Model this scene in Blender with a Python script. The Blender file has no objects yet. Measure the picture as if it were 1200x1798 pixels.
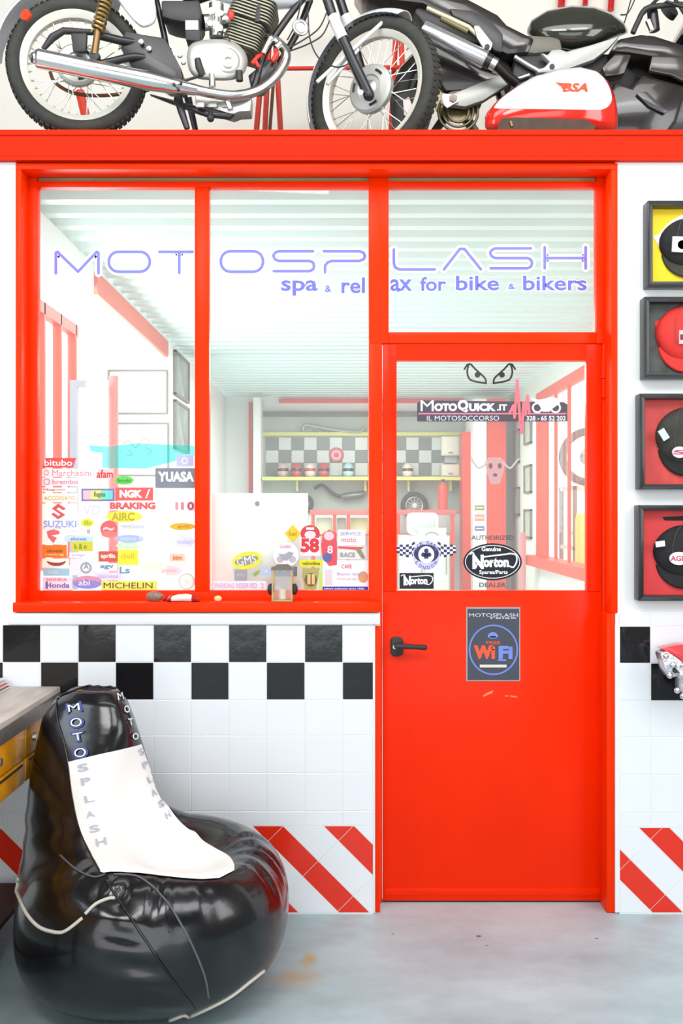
import bpy, bmesh, math, random
import numpy as np
from mathutils import Vector, Matrix, noise
from mathutils.bvhtree import BVHTree
random.seed(7)
C = bpy.context.scene.collection
sc = bpy.context.scene
PI = math.pi
# ------------------------------------------------------------------ camera, world, light, exposure
EYE, DIST, F = 1.637, 4.0, 1720.0        # eye height, distance to the wall plane y=0, focal length in 1200x1798 pixels
cd = bpy.data.cameras.new('camera'); cam = bpy.data.objects.new('camera', cd); C.objects.link(cam)
cam.location = (0, -DIST, EYE); cam.rotation_euler = (PI/2, 0, 0)
cd.sensor_fit = 'VERTICAL'; cd.sensor_height = 24; cd.lens = 24*F/1798; cd.clip_start = .05; cd.clip_end = 100
sc.camera = cam
w = bpy.data.worlds.new('sky'); sc.world = w; w.use_nodes = True
wb = w.node_tree.nodes['Background']; wb.inputs[0].default_value = (.97, .985, 1, 1); wb.inputs[1].default_value = 2.5
def area(name, loc, rot, sx, sy, power, col=(1, 1, 1)):
    l = bpy.data.lights.new(name, 'AREA'); l.shape = 'RECTANGLE'; l.size = sx; l.size_y = sy; l.energy = power; l.color = col
    o = bpy.data.objects.new(name, l); C.objects.link(o); o.location = loc; o.rotation_euler = rot; return o
area('overhead_fill_light', (-1.3, -4.4, 5.5), (math.radians(42), 0, math.radians(-8)), 2.6, 2.2, 190, (1, .995, .98))  # added unseen overhead lights; the garage roof has no openings
area('overhead_fill_light', (1.6, -3.6, 5.5), (math.radians(36), 0, math.radians(12)), 2.0, 2.2, 90, (.96, .985, 1))
area('side_fill_light', (-3.3, -1.7, 2.9), (math.radians(90), 0, math.radians(-62)), 2.2, 2.6, 75, (.74, .87, 1))  # added fill from both sides; the garage side walls are closed
area('side_fill_light', (3.3, -2.0, 3.0), (math.radians(90), 0, math.radians(60)), 2.2, 2.8, 95, (.95, .98, 1))
area('mezzanine_fill_light', (0, -1.3, 4.7), (math.radians(68), 0, 0), 4.0, .9, 48, (1, .99, .97))  # added to brighten the bikes and the cream wall, no fixture there
area('office_window_light', (-1.9, 2.0, 2.2), (0, math.radians(-90), 0), 1.6, 2.8, 110, (1, 1, 1))
area('office_fill_light', (.3, 4.6, 2.9), (0, 0, 0), 1.2, 3.5, 115, (.93, 1, .96))  # added fill for the office interior, no lamp hangs here
sc.view_settings.view_transform = 'Standard'; sc.view_settings.look = 'None'; sc.view_settings.gamma = 1
sc.view_settings.use_curve_mapping = False; sc.view_settings.exposure = 0.10
# ------------------------------------------------------------------ helpers
def W(px, py, y=0.0):                      # photograph pixel -> point at depth y (0 = wall face)
    k = (DIST+y)/F
    return Vector(((px-600)*k, y, EYE+(899-py)*k))
def K(y=0.0): return (DIST+y)/F            # metres per pixel at depth y
def lin(c):
    c = c/255.0
    return c/12.92 if c <= .04045 else ((c+.055)/1.055)**2.4
MATS = {}
def mat(name, rgb, rough=.5, metal=0, coat=0, grain=0, gscale=30, bump=0, bscale=40, spec=.5, stretch=None, aniso=None, alpha=None):
    if name in MATS: return MATS[name]
    m = bpy.data.materials.new(name); m.use_nodes = True; nt = m.node_tree; b = nt.nodes['Principled BSDF']
    col = tuple(lin(v) for v in rgb)+(1,)
    b.inputs['Base Color'].default_value = col; b.inputs['Roughness'].default_value = rough; b.inputs['Metallic'].default_value = metal
    b.inputs['Coat Weight'].default_value = coat; b.inputs['Coat Roughness'].default_value = .06; b.inputs['Specular IOR Level'].default_value = spec
    m.diffuse_color = col
    if alpha is not None: b.inputs['Alpha'].default_value = alpha
    if grain or bump:
        tc = nt.nodes.new('ShaderNodeTexCoord'); mp = nt.nodes.new('ShaderNodeMapping')
        if stretch: mp.inputs['Scale'].default_value = stretch
        nt.links.new(tc.outputs['Object'], mp.inputs[0])
    if grain:
        n = nt.nodes.new('ShaderNodeTexNoise'); n.inputs['Scale'].default_value = gscale; n.inputs['Detail'].default_value = 6
        nt.links.new(mp.outputs[0], n.inputs['Vector'])
        r = nt.nodes.new('ShaderNodeValToRGB'); r.color_ramp.elements[0].position = .3; r.color_ramp.elements[1].position = .72
        r.color_ramp.elements[0].color = tuple(max(0, c*(1-grain)) for c in col[:3])+(1,)
        r.color_ramp.elements[1].color = tuple(min(1, c*(1+grain*.6)) for c in col[:3])+(1,)
        nt.links.new(n.outputs[0], r.inputs[0]); nt.links.new(r.outputs[0], b.inputs['Base Color'])
    if bump:
        n2 = nt.nodes.new('ShaderNodeTexNoise'); n2.inputs['Scale'].default_value = bscale; n2.inputs['Detail'].default_value = 4
        nt.links.new(mp.outputs[0], n2.inputs['Vector'])
        bp = nt.nodes.new('ShaderNodeBump'); bp.inputs['Strength'].default_value = bump; bp.inputs['Distance'].default_value = .01
        nt.links.new(n2.outputs[0], bp.inputs['Height']); nt.links.new(bp.outputs[0], b.inputs['Normal'])
    MATS[name] = m; return m
ORG = {}
def put(o, parent, world):
    C.objects.link(o)
    if parent is not None: o.parent = parent; o.location = Vector(world)-ORG[parent.name]
    else: o.location = world
    ORG[o.name] = Vector(world)
    return o
def tag(o, label=None, cat=None, group=None, kind=None):
    if label: o['label'] = label
    if cat: o['category'] = cat
    if group: o['group'] = group
    if kind: o['kind'] = kind
    return o
def thing(name, loc, label, cat, group=None, kind=None):
    o = bpy.data.objects.new(name, None); o.empty_display_size = .05
    put(o, None, loc); return tag(o, label, cat, group, kind)
class G:
    def __init__(s): s.v = []; s.f = []
    def add(s, v, f):
        n = len(s.v); s.v += [Vector(p) for p in v]; s.f += [tuple(i+n for i in q) for q in f]; return s
    def box(s, x0, x1, y0, y1, z0, z1):
        return s.add([(x0,y0,z0),(x1,y0,z0),(x1,y1,z0),(x0,y1,z0),(x0,y0,z1),(x1,y0,z1),(x1,y1,z1),(x0,y1,z1)],
                     [(3,2,1,0),(4,5,6,7),(0,1,5,4),(1,2,6,5),(2,3,7,6),(3,0,4,7)])
    def pbox(s, px0, py0, px1, py1, y0, y1):      # pixel rectangle at its front depth y0, extruded back to y1
        a = W(px0, py1, y0); b = W(px1, py0, y0); return s.box(a.x, b.x, y0, y1, a.z, b.z)
    def prism(s, poly, y0, y1):                   # poly: (x,z) world
        ar = sum(poly[i][0]*poly[(i+1) % len(poly)][1]-poly[(i+1) % len(poly)][0]*poly[i][1] for i in range(len(poly)))
        if ar < 0: poly = poly[::-1]
        n = len(poly)
        v = [(x, y0, z) for x, z in poly]+[(x, y1, z) for x, z in poly]
        return s.add(v, [tuple(range(n)), tuple(range(2*n-1, n-1, -1))]+[(i, i+n, (i+1) % n+n, (i+1) % n) for i in range(n)])
    def pprism(s, poly, y0, y1, yy=None):         # pixel polygon
        yy = y0 if yy is None else yy
        return s.prism([(W(a, b, yy).x, W(a, b, yy).z) for a, b in poly], y0, y1)
    def loft(s, rings, closed=True, caps=True):
        n = len(rings[0]); v = [p for r in rings for p in r]; f = []
        for i in range(len(rings)-1):
            for j in range(n if closed else n-1):
                a = i*n+j; b = i*n+(j+1) % n; f.append((a, b, b+n, a+n))
        if caps and closed: f += [tuple(range(n-1, -1, -1)), tuple(range((len(rings)-1)*n, len(rings)*n))]
        return s.add(v, f)
    def tube(s, pts, r, n=10, caps=True, closed=False, flat=1):
        pts = [Vector(p) for p in pts]; N = len(pts); rs = r if isinstance(r, (list, tuple)) else [r]*N
        rings = []; up = None
        for i, p in enumerate(pts):
            if closed: t = pts[(i+1) % N]-pts[i-1]
            else: t = pts[min(i+1, N-1)]-pts[max(i-1, 0)]
            t = t.normalized() if t.length > 1e-9 else Vector((0, 0, 1))
            if up is None:
                up = Vector((0, 1, 0)) if abs(t.y) < .9 else Vector((1, 0, 0))
            a = (up-t*up.dot(t)).normalized(); b = t.cross(a); up = a
            rings.append([p+(a*math.cos(2*PI*k/n)+b*math.sin(2*PI*k/n)*flat)*rs[i] for k in range(n)])
        if closed: rings.append(rings[0]); return s.loft(rings, caps=False)
        return s.loft(rings, caps=caps)
    def lathe(s, prof, c, axis, n=24, a0=0, a1=2*PI, ref=None):   # prof (radius, along)
        ax = Vector(axis).normalized(); c = Vector(c)
        u = Vector(ref) if ref else (Vector((0, 0, 1)) if abs(ax.z) < .9 else Vector((1, 0, 0)))
        u = (u-ax*u.dot(ax)).normalized(); v = ax.cross(u); full = abs(a1-a0-2*PI) < 1e-6
        m = n if full else n+1; rings = []
        for (r, h) in prof:
            rings.append([c+ax*h+(u*math.cos(a0+(a1-a0)*k/n)+v*math.sin(a0+(a1-a0)*k/n))*r for k in range(m)])
        return s.loft(rings, closed=full, caps=full and (abs(prof[0][0]-prof[-1][0])+abs(prof[0][1]-prof[-1][1]) > 1e-5) and prof[0][0] > 1e-5)
    def torus(s, c, axis, R, r, n=48, m=12, a0=0, a1=2*PI, ref=None):
        prof = [(R+r*math.cos(2*PI*k/m), r*math.sin(2*PI*k/m)) for k in range(m+1)]
        ax = Vector(axis).normalized(); c = Vector(c)
        u = Vector(ref) if ref else (Vector((0, 0, 1)) if abs(ax.z) < .9 else Vector((1, 0, 0)))
        u = (u-ax*u.dot(ax)).normalized(); v = ax.cross(u); full = abs(a1-a0-2*PI) < 1e-6
        rings = [[c+ax*h+(u*math.cos(a0+(a1-a0)*k/n)+v*math.sin(a0+(a1-a0)*k/n))*rr for k in range(n if full else n+1)] for rr, h in prof]
        return s.loft(rings, closed=full, caps=False)
    def ball(s, c, r, n=16, m=10, half=False):
        r = (r, r, r) if not isinstance(r, (list, tuple)) else r; c = Vector(c); rings = []
        for i in range(m+1):
            t = PI*i/m if not half else PI/2*i/m
            z = math.cos(t) if not half else math.sin(t)
            q = max(math.sin(t) if not half else math.cos(t), 1e-4)
            rings.append([c+Vector((r[0]*q*math.cos(2*PI*k/n), r[1]*q*math.sin(2*PI*k/n), r[2]*z)) for k in range(n)])
        return s.loft(rings)
    def rod(s, a, b, r0, r1=None, n=10): return s.tube([a, b], [r0, r0 if r1 is None else r1], n)
    def bvh(s): return BVHTree.FromPolygons([tuple(p) for p in s.v], s.f)
    def build(s, name, m, parent=None, bevel=0, seg=2, smooth=35, label=None, cat=None, group=None, kind=None, base=False):
        xs = [p.x for p in s.v]; ys = [p.y for p in s.v]; zs = [p.z for p in s.v]
        c = Vector(((min(xs)+max(xs))/2, (min(ys)+max(ys))/2, min(zs) if (parent is None) else (min(zs)+max(zs))/2))
        me = bpy.data.meshes.new(name); me.from_pydata([tuple(p-c) for p in s.v], [], s.f)
        bm = bmesh.new(); bm.from_mesh(me); bmesh.ops.recalc_face_normals(bm, faces=bm.faces[:])
        if bevel: bmesh.ops.bevel(bm, geom=[e for e in bm.edges if len(e.link_faces) == 2 and e.calc_face_angle(0) > .5], offset=bevel, segments=seg, profile=.5, affect='EDGES', clamp_overlap=True)
        bm.to_mesh(me); bm.free()
        me.polygons.foreach_set('use_smooth', [True]*len(me.polygons))
        me.set_sharp_from_angle(angle=math.radians(smooth))
        me.materials.append(m); o = bpy.data.objects.new(name, me)
        put(o, parent, c); return tag(o, label, cat, group, kind)
def circ(cx, cy, rx, ry=None, n=32, rot=0, a0=0, a1=360):
    ry = rx if ry is None else ry; o = []
    for k in range(n if a1-a0 == 360 else n+1):
        t = math.radians(a0+(a1-a0)*k/n); x = rx*math.cos(t); y = ry*math.sin(t); r = math.radians(rot)
        o.append((cx+x*math.cos(r)-y*math.sin(r), cy+x*math.sin(r)+y*math.cos(r)))
    return o
def rect(x0, y0, x1, y1): return [(x0, y0), (x1, y0), (x1, y1), (x0, y1)]
def rrect(x0, y0, x1, y1, r, n=6):
    o = []
    for cx, cy, a in ((x1-r, y0+r, -90), (x1-r, y1-r, 0), (x0+r, y1-r, 90), (x0+r, y0+r, 180)):
        o += [(cx+r*math.cos(math.radians(a+90*k/n)), cy+r*math.sin(math.radians(a+90*k/n))) for k in range(n+1)]
    return o
def spline(P, n=6):                       # catmull-rom through points (tuples)
    P = [tuple(p) for p in P]; o = []
    for i in range(len(P)-1):
        p0 = P[max(i-1, 0)]; p1 = P[i]; p2 = P[i+1]; p3 = P[min(i+2, len(P)-1)]
        for k in range(n):
            t = k/n
            o.append(tuple(.5*(2*b+(c-a)*t+(2*a-5*b+4*c-d)*t*t+(3*b-a-3*c+d)*t**3) for a, b, c, d in zip(p0, p1, p2, p3)))
    return o+[P[-1]]
def ribbon(g, path, wd, y, th=.0006, closed=False):   # flat stroke in pixel space
    N = len(path)
    for i in range(N if closed else N-1):
        a = path[i]; b = path[(i+1) % N]; dx = b[0]-a[0]; dy = b[1]-a[1]; L = math.hypot(dx, dy)
        if L < 1e-6: continue
        nx = -dy/L*wd/2; ny = dx/L*wd/2
        g.pprism([(a[0]+nx, a[1]+ny), (b[0]+nx, b[1]+ny), (b[0]-nx, b[1]-ny), (a[0]-nx, a[1]-ny)], y-.00003*(i % 2), y+th)
    for i, p in enumerate(path): g.pprism(circ(p[0], p[1], wd/2, n=10), y-.00006-.000008*(i % 60), y+th)
_tc = {}
def text2d(s, bold=0, shear=0):
    if 'M' in s: bold = 0
    key = (s, bold, shear)
    if key in _tc: return _tc[key]
    cu = bpy.data.curves.new('t', 'FONT'); cu.body = s; cu.offset = bold; cu.shear = shear; cu.resolution_u = 3
    ob = bpy.data.objects.new('t', cu); C.objects.link(ob); bpy.context.view_layer.update()
    me = bpy.data.meshes.new_from_object(ob.evaluated_get(bpy.context.evaluated_depsgraph_get()))
    v = [(p.co.x, p.co.y) for p in me.vertices]; f = [tuple(p.vertices) for p in me.polygons]
    bpy.data.objects.remove(ob); bpy.data.meshes.remove(me); bpy.data.curves.remove(cu)
    x0 = min(p[0] for p in v); x1 = max(p[0] for p in v); y0 = min(p[1] for p in v); y1 = max(p[1] for p in v)
    v = [((a-x0)/(x1-x0), 1-(b-y0)/(y1-y0)) for a, b in v]; _tc[key] = (v, f); return v, f
def text(g, s, x0, y0, x1, y1, y, bold=.01, shear=0, rot=0):    # text fitted to a pixel box at depth y
    v, f = text2d(s, bold, shear); cx = (x0+x1)/2; cy = (y0+y1)/2; r = math.radians(rot); pts = []
    for a, b in v:
        X = x0+a*(x1-x0)-cx; Y = y0+b*(y1-y0)-cy
        pts.append(W(cx+X*math.cos(r)-Y*math.sin(r), cy+X*math.sin(r)+Y*math.cos(r), y))
    g.add(pts, f); return g
RC = [180, 1400]
def ray(bvh, px, py, lift=.003):
    o = Vector((0, -DIST, EYE)); d = (W(px, py, 0)-o).normalized()
    h, n, i, t = bvh.ray_cast(o, d)
    k = 0
    while h is None and k < 60:                    # just outside the silhouette: step inwards
        k += 1; q = (px+(RC[0]-px)*k/60, py+(RC[1]-py)*k/60); d = (W(q[0], q[1], 0)-o).normalized(); h, n, i, t = bvh.ray_cast(o, d)
    if h is None: h, n, i, t = bvh.find_nearest(o+d*3.6)
    if n.dot(d) > 0: n = -n
    return h+n*lift
def patch(bvh, rows, nu=24, lift=.003, thick=.002, sub=6):     # rows of (left px, right px) -> mesh laid on a surface
    L = spline([tuple(r[0])+tuple(r[1]) for r in rows], sub); g = G(); grid = []
    for q in L: grid.append([ray(bvh, q[0]+(q[2]-q[0])*k/nu, q[1]+(q[3]-q[1])*k/nu, lift) for k in range(nu+1)])
    g.loft(grid, closed=False, caps=False); return g
# ------------------------------------------------------------------ materials
RED = mat('red gloss paint', (248, 44, 0), .3, coat=.03, spec=.12, grain=.06, gscale=3, bump=.05, bscale=6)
REDF = mat('red frame paint', (250, 52, 0), .35, coat=.02, spec=.1, grain=.05, gscale=5)
REDB = mat('red beam paint', (214, 38, 4), .5, coat=0, spec=.1, grain=.1, gscale=4, stretch=(.3, 1, 3), bump=.06, bscale=5)
WHITE = mat('white wall plaster', (247, 247, 247), .7, bump=.05, bscale=30)
CREAM = mat('cream wall', (247, 243, 233), .8, grain=.03, gscale=2)
TW = mat('white glazed tile', (240, 242, 246), .14, bump=.03, bscale=9, grain=.02, gscale=4)
TB = mat('black glazed tile', (26, 24, 26), .1, bump=.12, bscale=12, grain=.3, gscale=8)
TR = mat('red glazed tile', (232, 46, 22), .16, bump=.03, bscale=9)
GROUT = mat('pale grout', (238, 238, 236), .9)
BLACKP = mat('black painted metal', (32, 32, 34), .35, coat=.15, grain=.3, gscale=15)
BLACKM = mat('black matt plastic', (42, 42, 43), .5, bump=.1)
RUBBER = mat('tyre rubber', (66, 66, 62), .8, bump=.15, bscale=60, grain=.15, spec=.2)
CHROME = mat('polished chrome', (235, 233, 232), .2, 1, bump=.03)
ALU = mat('satin aluminium', (206, 206, 202), .38, 1, grain=.12, gscale=10, bump=.08)
ALUW = mat('pale painted rim', (232, 228, 215), .35, .2)
FIN = mat('aged cylinder fins', (140, 138, 122), .5, .6, grain=.2)
CASE = mat('cast crankcase cover', (196, 196, 190), .45, .5, grain=.08, gscale=12, bump=.06)
BRASS = mat('brass spring', (176, 146, 92), .35, .8)
SILV = mat('silver lacquer', (232, 234, 238), .28, .05, coat=.5)
GREYP = mat('grey painted aluminium', (172, 172, 168), .4, .3, grain=.05)
OLIVE = mat('black olive lacquer', (44, 45, 36), .14, coat=.8)
FAIR = mat('dark fairing plastic', (40, 36, 34), .22, coat=.5)
BROWNM = mat('rusty brown steel', (110, 74, 46), .5, .4)
def flatm(name, rgb): return mat(name, rgb, .45, spec=.3)
def glassmat(name, haze=.1, gl=.07, tint=(.97, .99, .98)):
    m = bpy.data.materials.new(name); m.use_nodes = True; nt = m.node_tree; nt.nodes.clear()
    out = nt.nodes.new('ShaderNodeOutputMaterial'); t = nt.nodes.new('ShaderNodeBsdfTransparent'); t.inputs[0].default_value = tint+(1,)
    g_ = nt.nodes.new('ShaderNodeBsdfGlossy'); g_.inputs['Roughness'].default_value = .02; d = nt.nodes.new('ShaderNodeBsdfDiffuse'); d.inputs[0].default_value = (.93, .95, .93, 1)
    lw = nt.nodes.new('ShaderNodeFresnel'); lw.inputs['IOR'].default_value = 1.5
    a = nt.nodes.new('ShaderNodeMixShader'); b = nt.nodes.new('ShaderNodeMixShader'); a.inputs[0].default_value = haze
    nt.links.new(t.outputs[0], a.inputs[1]); nt.links.new(d.outputs[0], a.inputs[2])
    ge = nt.nodes.new('ShaderNodeNewGeometry'); mu = nt.nodes.new('ShaderNodeMath'); mu.operation = 'SUBTRACT'; mu.use_clamp = True      # no total reflection on the pane's inner face
    nt.links.new(lw.outputs[0], mu.inputs[0]); nt.links.new(ge.outputs['Backfacing'], mu.inputs[1]); nt.links.new(mu.outputs[0], b.inputs[0]); nt.links.new(a.outputs[0], b.inputs[1]); nt.links.new(g_.outputs[0], b.inputs[2])
    nt.links.new(b.outputs[0], out.inputs[0]); MATS[name] = m; return m
PANE = glassmat('veiled window glass', .055)  # white diffuse share imitates the veil of reflected daylight
CLEAR = glassmat('clear glass', .05)
# ------------------------------------------------------------------ floor
def floor_mat():
    m = mat('trowelled concrete', (172, 172, 174), .42, bump=.08, bscale=3); nt = m.node_tree; b = nt.nodes['Principled BSDF']
    tc = nt.nodes.new('ShaderNodeTexCoord'); mp = nt.nodes.new('ShaderNodeMapping'); mp.inputs['Scale'].default_value = (.8, 1.3, 1)
    nt.links.new(tc.outputs['Object'], mp.inputs[0])
    n = nt.nodes.new('ShaderNodeTexNoise'); n.inputs['Scale'].default_value = 2.2; n.inputs['Detail'].default_value = 10; n.inputs['Roughness'].default_value = .62
    nt.links.new(mp.outputs[0], n.inputs['Vector']); r = nt.nodes.new('ShaderNodeValToRGB')
    r.color_ramp.elements[0].position = .3; r.color_ramp.elements[1].position = .7
    r.color_ramp.elements[0].color = (lin(150), lin(172), lin(177), 1); r.color_ramp.elements[1].color = (lin(192), lin(217), lin(223), 1)
    nt.links.new(n.outputs[0], r.inputs[0])
    # a yellow rust stain on the floor in front of the bag, and small dark spots
    def spot(x, y, sx, sy, col, prev, rad=1.0, soft=.55):
        mp2 = nt.nodes.new('ShaderNodeMapping'); mp2.vector_type = 'POINT'; mp2.inputs['Location'].default_value = (-x/sx, -(y-.25)/sy, 0); mp2.inputs['Scale'].default_value = (1/sx, 1/sy, 0)
        nt.links.new(tc.outputs['Object'], mp2.inputs[0])
        n3 = nt.nodes.new('ShaderNodeTexNoise'); n3.inputs['Scale'].default_value = 1.6; nt.links.new(mp2.outputs[0], n3.inputs['Vector'])
        ln = nt.nodes.new('ShaderNodeVectorMath'); ln.operation = 'LENGTH'; nt.links.new(mp2.outputs[0], ln.inputs[0])
        ad = nt.nodes.new('ShaderNodeMath'); ad.operation = 'ADD'; nt.links.new(ln.outputs['Value'], ad.inputs[0]); nt.links.new(n3.outputs[0], ad.inputs[1])
        mr = nt.nodes.new('ShaderNodeMapRange'); mr.inputs['From Min'].default_value = 1.3*rad; mr.inputs['From Max'].default_value = (1.3-soft)*rad
        nt.links.new(ad.outputs[0], mr.inputs['Value'])
        mx = nt.nodes.new('ShaderNodeMix'); mx.data_type = 'RGBA'; nt.links.new(mr.outputs[0], mx.inputs['Factor'])
        nt.links.new(prev, mx.inputs['A']); mx.inputs['B'].default_value = tuple(lin(v) for v in col)+(1,); return mx.outputs['Result']
    o = r.outputs[0]
    o = spot(-.16, -.56, .16, .12, (186, 172, 138), o, 1, .8); o = spot(-.12, -.42, .05, .10, (188, 166, 110), o, 1, .7)
    for x, y, s_, c in ((.53, -.22, .018, (110, 72, 82)), (.2, -.2, .01, (120, 80, 80)), (.98, -.24, .014, (140, 120, 122)), (-.3, -.33, .012, (120, 110, 110)), (.55, -.30, .01, (120, 90, 100))):
        o = spot(x, y, s_, s_*.8, c, o, 1, .5)
    nt.links.new(o, b.inputs['Base Color']); return m
FLO = floor_mat()
g = G().box(-7, 7, -9, 9.5, -.12, 0); fl = g.build('floor', FLO); tag(fl, 'grey trowelled concrete floor', kind='structure')
# ------------------------------------------------------------------ front wall with tiles
DZ = EYE+1.5496                                  # deck height of the mezzanine
g = G()
zs = W(0, 1075).z
xl = W(668, 0).x; xr = W(1081, 0).x
g.box(-3.4, xl, 0, .15, 0, zs); g.box(-3.4, W(28, 0).x, 0, .15, zs, 3.07); g.box(xr, 3.4, 0, .15, 0, 3.07)
wall = g.build('wall_front', WHITE); tag(wall, 'white front wall with a tiled lower half around the red office window and door', kind='structure')
gr = G(); gr.box(-1.8, W(656, 0).x, -.0112, 0, 0, zs); gr.box(W(1087, 0).x, 1.9, -.0112, 0, 0, W(0, 1078).z); gr.build('grout_bed', GROUT, wall)
_tm = {}
def tile(name, x0, y0, x1, y1, m):
    gap = .55
    w_ = round((x1-x0)*2)/2; key = (m.name, w_, round((y1-y0)*2)/2)
    c = W((x0+x1)/2, (y0+y1)/2, -.009)
    if key not in _tm:
        t = G().pbox(x0+gap, y0+gap, x1-gap, y1-gap, -.013, -.004).build(name, m, wall, bevel=.0012, seg=1); _tm[key] = t.data; return t
    o = bpy.data.objects.new(name, _tm[key]); put(o, wall, (c.x, -.0085, c.z)); return o
cols = [-195, -128.5, -62, 5, 71.5, 137.5, 203.5, 270, 336, 402, 468.5, 535.5, 602, 655.5]
rows = [1097, 1163, 1228.5, 1291, 1357, 1424, 1450]
for r in range(6):
    for c in range(len(cols)-1):
        blk = (r == 0 and c % 2 == 1) or (r == 1 and c % 2 == 0)
        tile('tile', cols[c], rows[r], cols[c+1], rows[r+1], TB if blk else TW)
colr = [1089, 1143, 1210, 1276.5, 1343]; rowr = [1078, 1100, 1164.5, 1230, 1294, 1360, 1427, 1453]
for r in range(7):
    for c in range(4):
        blk = (r == 1 and c % 2 == 0) or (r == 2 and c % 2 == 1)
        tile('tile', colr[c], rowr[r], colr[c+1], rowr[r+1], TB if blk else TW)
def clip(poly, x0, y0, x1, y1):
    for ax, lim, sg in ((0, x0, 1), (0, x1, -1), (1, y0, 1), (1, y1, -1)):
        out = []
        for i in range(len(poly)):
            a = poly[i]; b = poly[(i+1) % len(poly)]; da = (a[ax]-lim)*sg; db = (b[ax]-lim)*sg
            if da >= 0: out.append(a)
            if da*db < 0:
                t = da/(da-db); out.append((a[0]+(b[0]-a[0])*t, a[1]+(b[1]-a[1])*t))
        poly = out
        if len(poly) < 3: return None
    return poly
def stripes(c0, v0, x0, x1, y0, y1):
    for k in range(-7, 4):
        for (a, b, m) in ((c0+125*k, c0+54+125*k, TR), (c0+54+125*k, c0+125+125*k, TW)):
            for j in range(-8, 8):
                va = v0+123*j+.8; vb = v0+123*(j+1)-.8; aa = a+.8; bb = b-.8
                P = [((v+c)/2, (v-c)/2) for c, v in ((aa, va), (bb, va), (bb, vb), (aa, vb))]
                q = clip(P, x0, y0, x1, y1)
                if q and abs(sum(q[i][0]*q[(i+1) % len(q)][1]-q[(i+1) % len(q)][0]*q[i][1] for i in range(len(q)))) > 30:
                    G().pprism(q, -.013, -.004).build('stripe_tile', m, wall)
stripes(-1007, 1948, -190, 655, 1451, 1602)
stripes(-331, 2617-123*3, 1089.5, 1343, 1454, 1602)
# white ledge under the sill and white edge strips
G().pbox(14, 1076, 668, 1097, -.022, 0).build('ledge_strip', TW, wall, bevel=.004)
G().pbox(1081, 1098, 1088.5, 1602, -.012, 0).build('edge_strip', TW, wall)
G().pbox(656, 1098, 659, 1602, -.014, 0).build('edge_strip', TW, wall)
# ------------------------------------------------------------------ office window
def struct(name, loc, label):
    o = bpy.data.objects.new(name, None); put(o, None, loc); return tag(o, label, kind='structure')
win = struct('window_1', W(350, 1058, .1), 'red framed office window of two tall panes above the tiled wall')
YF = .10
def fr(name, x0, y0, x1, y1, m=REDF, y=YF, d=.05, parent=None, bv=.003): return G().pbox(x0, y0, x1, y1, y, y+d).build(name, m, parent or win, bevel=bv)
fr('casing', 27, 286, 37, 1058, y=-.004, d=.1); fr('head_casing', 27, 286, 1085.5, 297, y=-.006, d=.1)
fr('casing', 1074, 297, 1085.5, 1077, y=-.004, d=.15); fr('casing', 1066, 1077, 1080.5, 1603, y=-.003, d=.15)
fr('casing', 659, 1099, 668, 1603, y=-.003, d=.1)
fr('reveal', 31, 297, 37, 1058, y=.01, d=.13, bv=0)
fr('post', 44, 297, 65, 1062, y=.099); fr('top_rail', 50, 318, 1063, 328); fr('mullion', 342, 328, 367, 1040); fr('bottom_rail', 50, 1037, 650, 1061)
fr('post', 648, 297, 683, 603, d=.049, y=.099); fr('post', 648, 603, 671.5, 1585, y=.0985)
fr('post', 1048, 297, 1066, 603, y=.099); fr('post', 1058.5, 603, 1076, 1585); fr('transom_rail', 683, 583, 1048, 603)
g = G(); g.pbox(22, 1058, 668, 1075, -.035, .1); g.build('sill', REDF, win, bevel=.004)
gp = G().pbox(63, 326, 345, 1040, .125, .129).build('glass_pane', PANE, win); G().pbox(365, 326, 650, 1040, .125, .129).build('glass_pane', PANE, win)
G().pbox(681, 326, 1050, 585, .125, .129).build('glass_pane', PANE, win)
# tan corrugated closing strip above the frame
g = G(); n = 7; zt = W(0, 294, .12).z; zb = W(0, 320, .12).z; rings = []
for x in (W(46, 0, .12).x, W(1068, 0, .12).x):
    pts = [(x, .118+.006*(i % 2), zb+(zt-zb)*i/n) for i in range(n+1)]+[(x, .15, zt), (x, .15, zb)]
    rings.append(pts)
g.loft(rings); g.build('ribbed_strip', mat('tan galvanised strip', (196, 172, 132), .5, .3, grain=.15, gscale=6, stretch=(.3, 1, 6)), win)
# ------------------------------------------------------------------ door
door = struct('door_1', W(865, 1583, .1), 'bright red steel door with a glazed upper half and black lever handle')
YD = .105
fr('stile', 672.5, 604, 697, 1040, RED, YD, .04, door); fr('stile', 1031, 604, 1057.5, 1040, RED, YD, .04, door)
fr('top_rail', 697, 604, 1031, 633, RED, YD, .04, door, 0); fr('door_panel', 672.5, 1037, 1057.5, 1582, RED, YD, .04, door)
fr('kick_lip', 676, 1560, 1054, 1572, RED, YD-.003, .004, door, .001)
G().pbox(695, 631, 1033, 1039, .122, .126).build('glass_pane', PANE, door)
for y0, y1 in ((633, 696), (1470, 1534)):
    a = W(1061, y0, .09); b = W(1061, y1, .09); m_ = (a+b)/2
    h = G(); h.rod(a, m_, .013*.8); h.rod(m_+Vector((0, 0, -.002)), b, .0085); h.ball(b, .009); h.build('hinge', RED, door)
for y in (300+80, 855, 1570): G().rod(W(1066, y, .098), W(1066, y, .103), .006, n=12).build('screw', REDF, win)
hd = G(); c = W(697, 1135, .1); hd.loft([[Vector((c.x+a*K(.1), yy, c.z+b*K(.1))) for a, b in rrect(-11*s_, -17*s_, 11*s_, 17*s_, 8*s_)] for yy, s_ in ((.105, 1), (.09, 1), (.086, .85))])
ho = hd.build('handle_plate', BLACKM, door)
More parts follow.
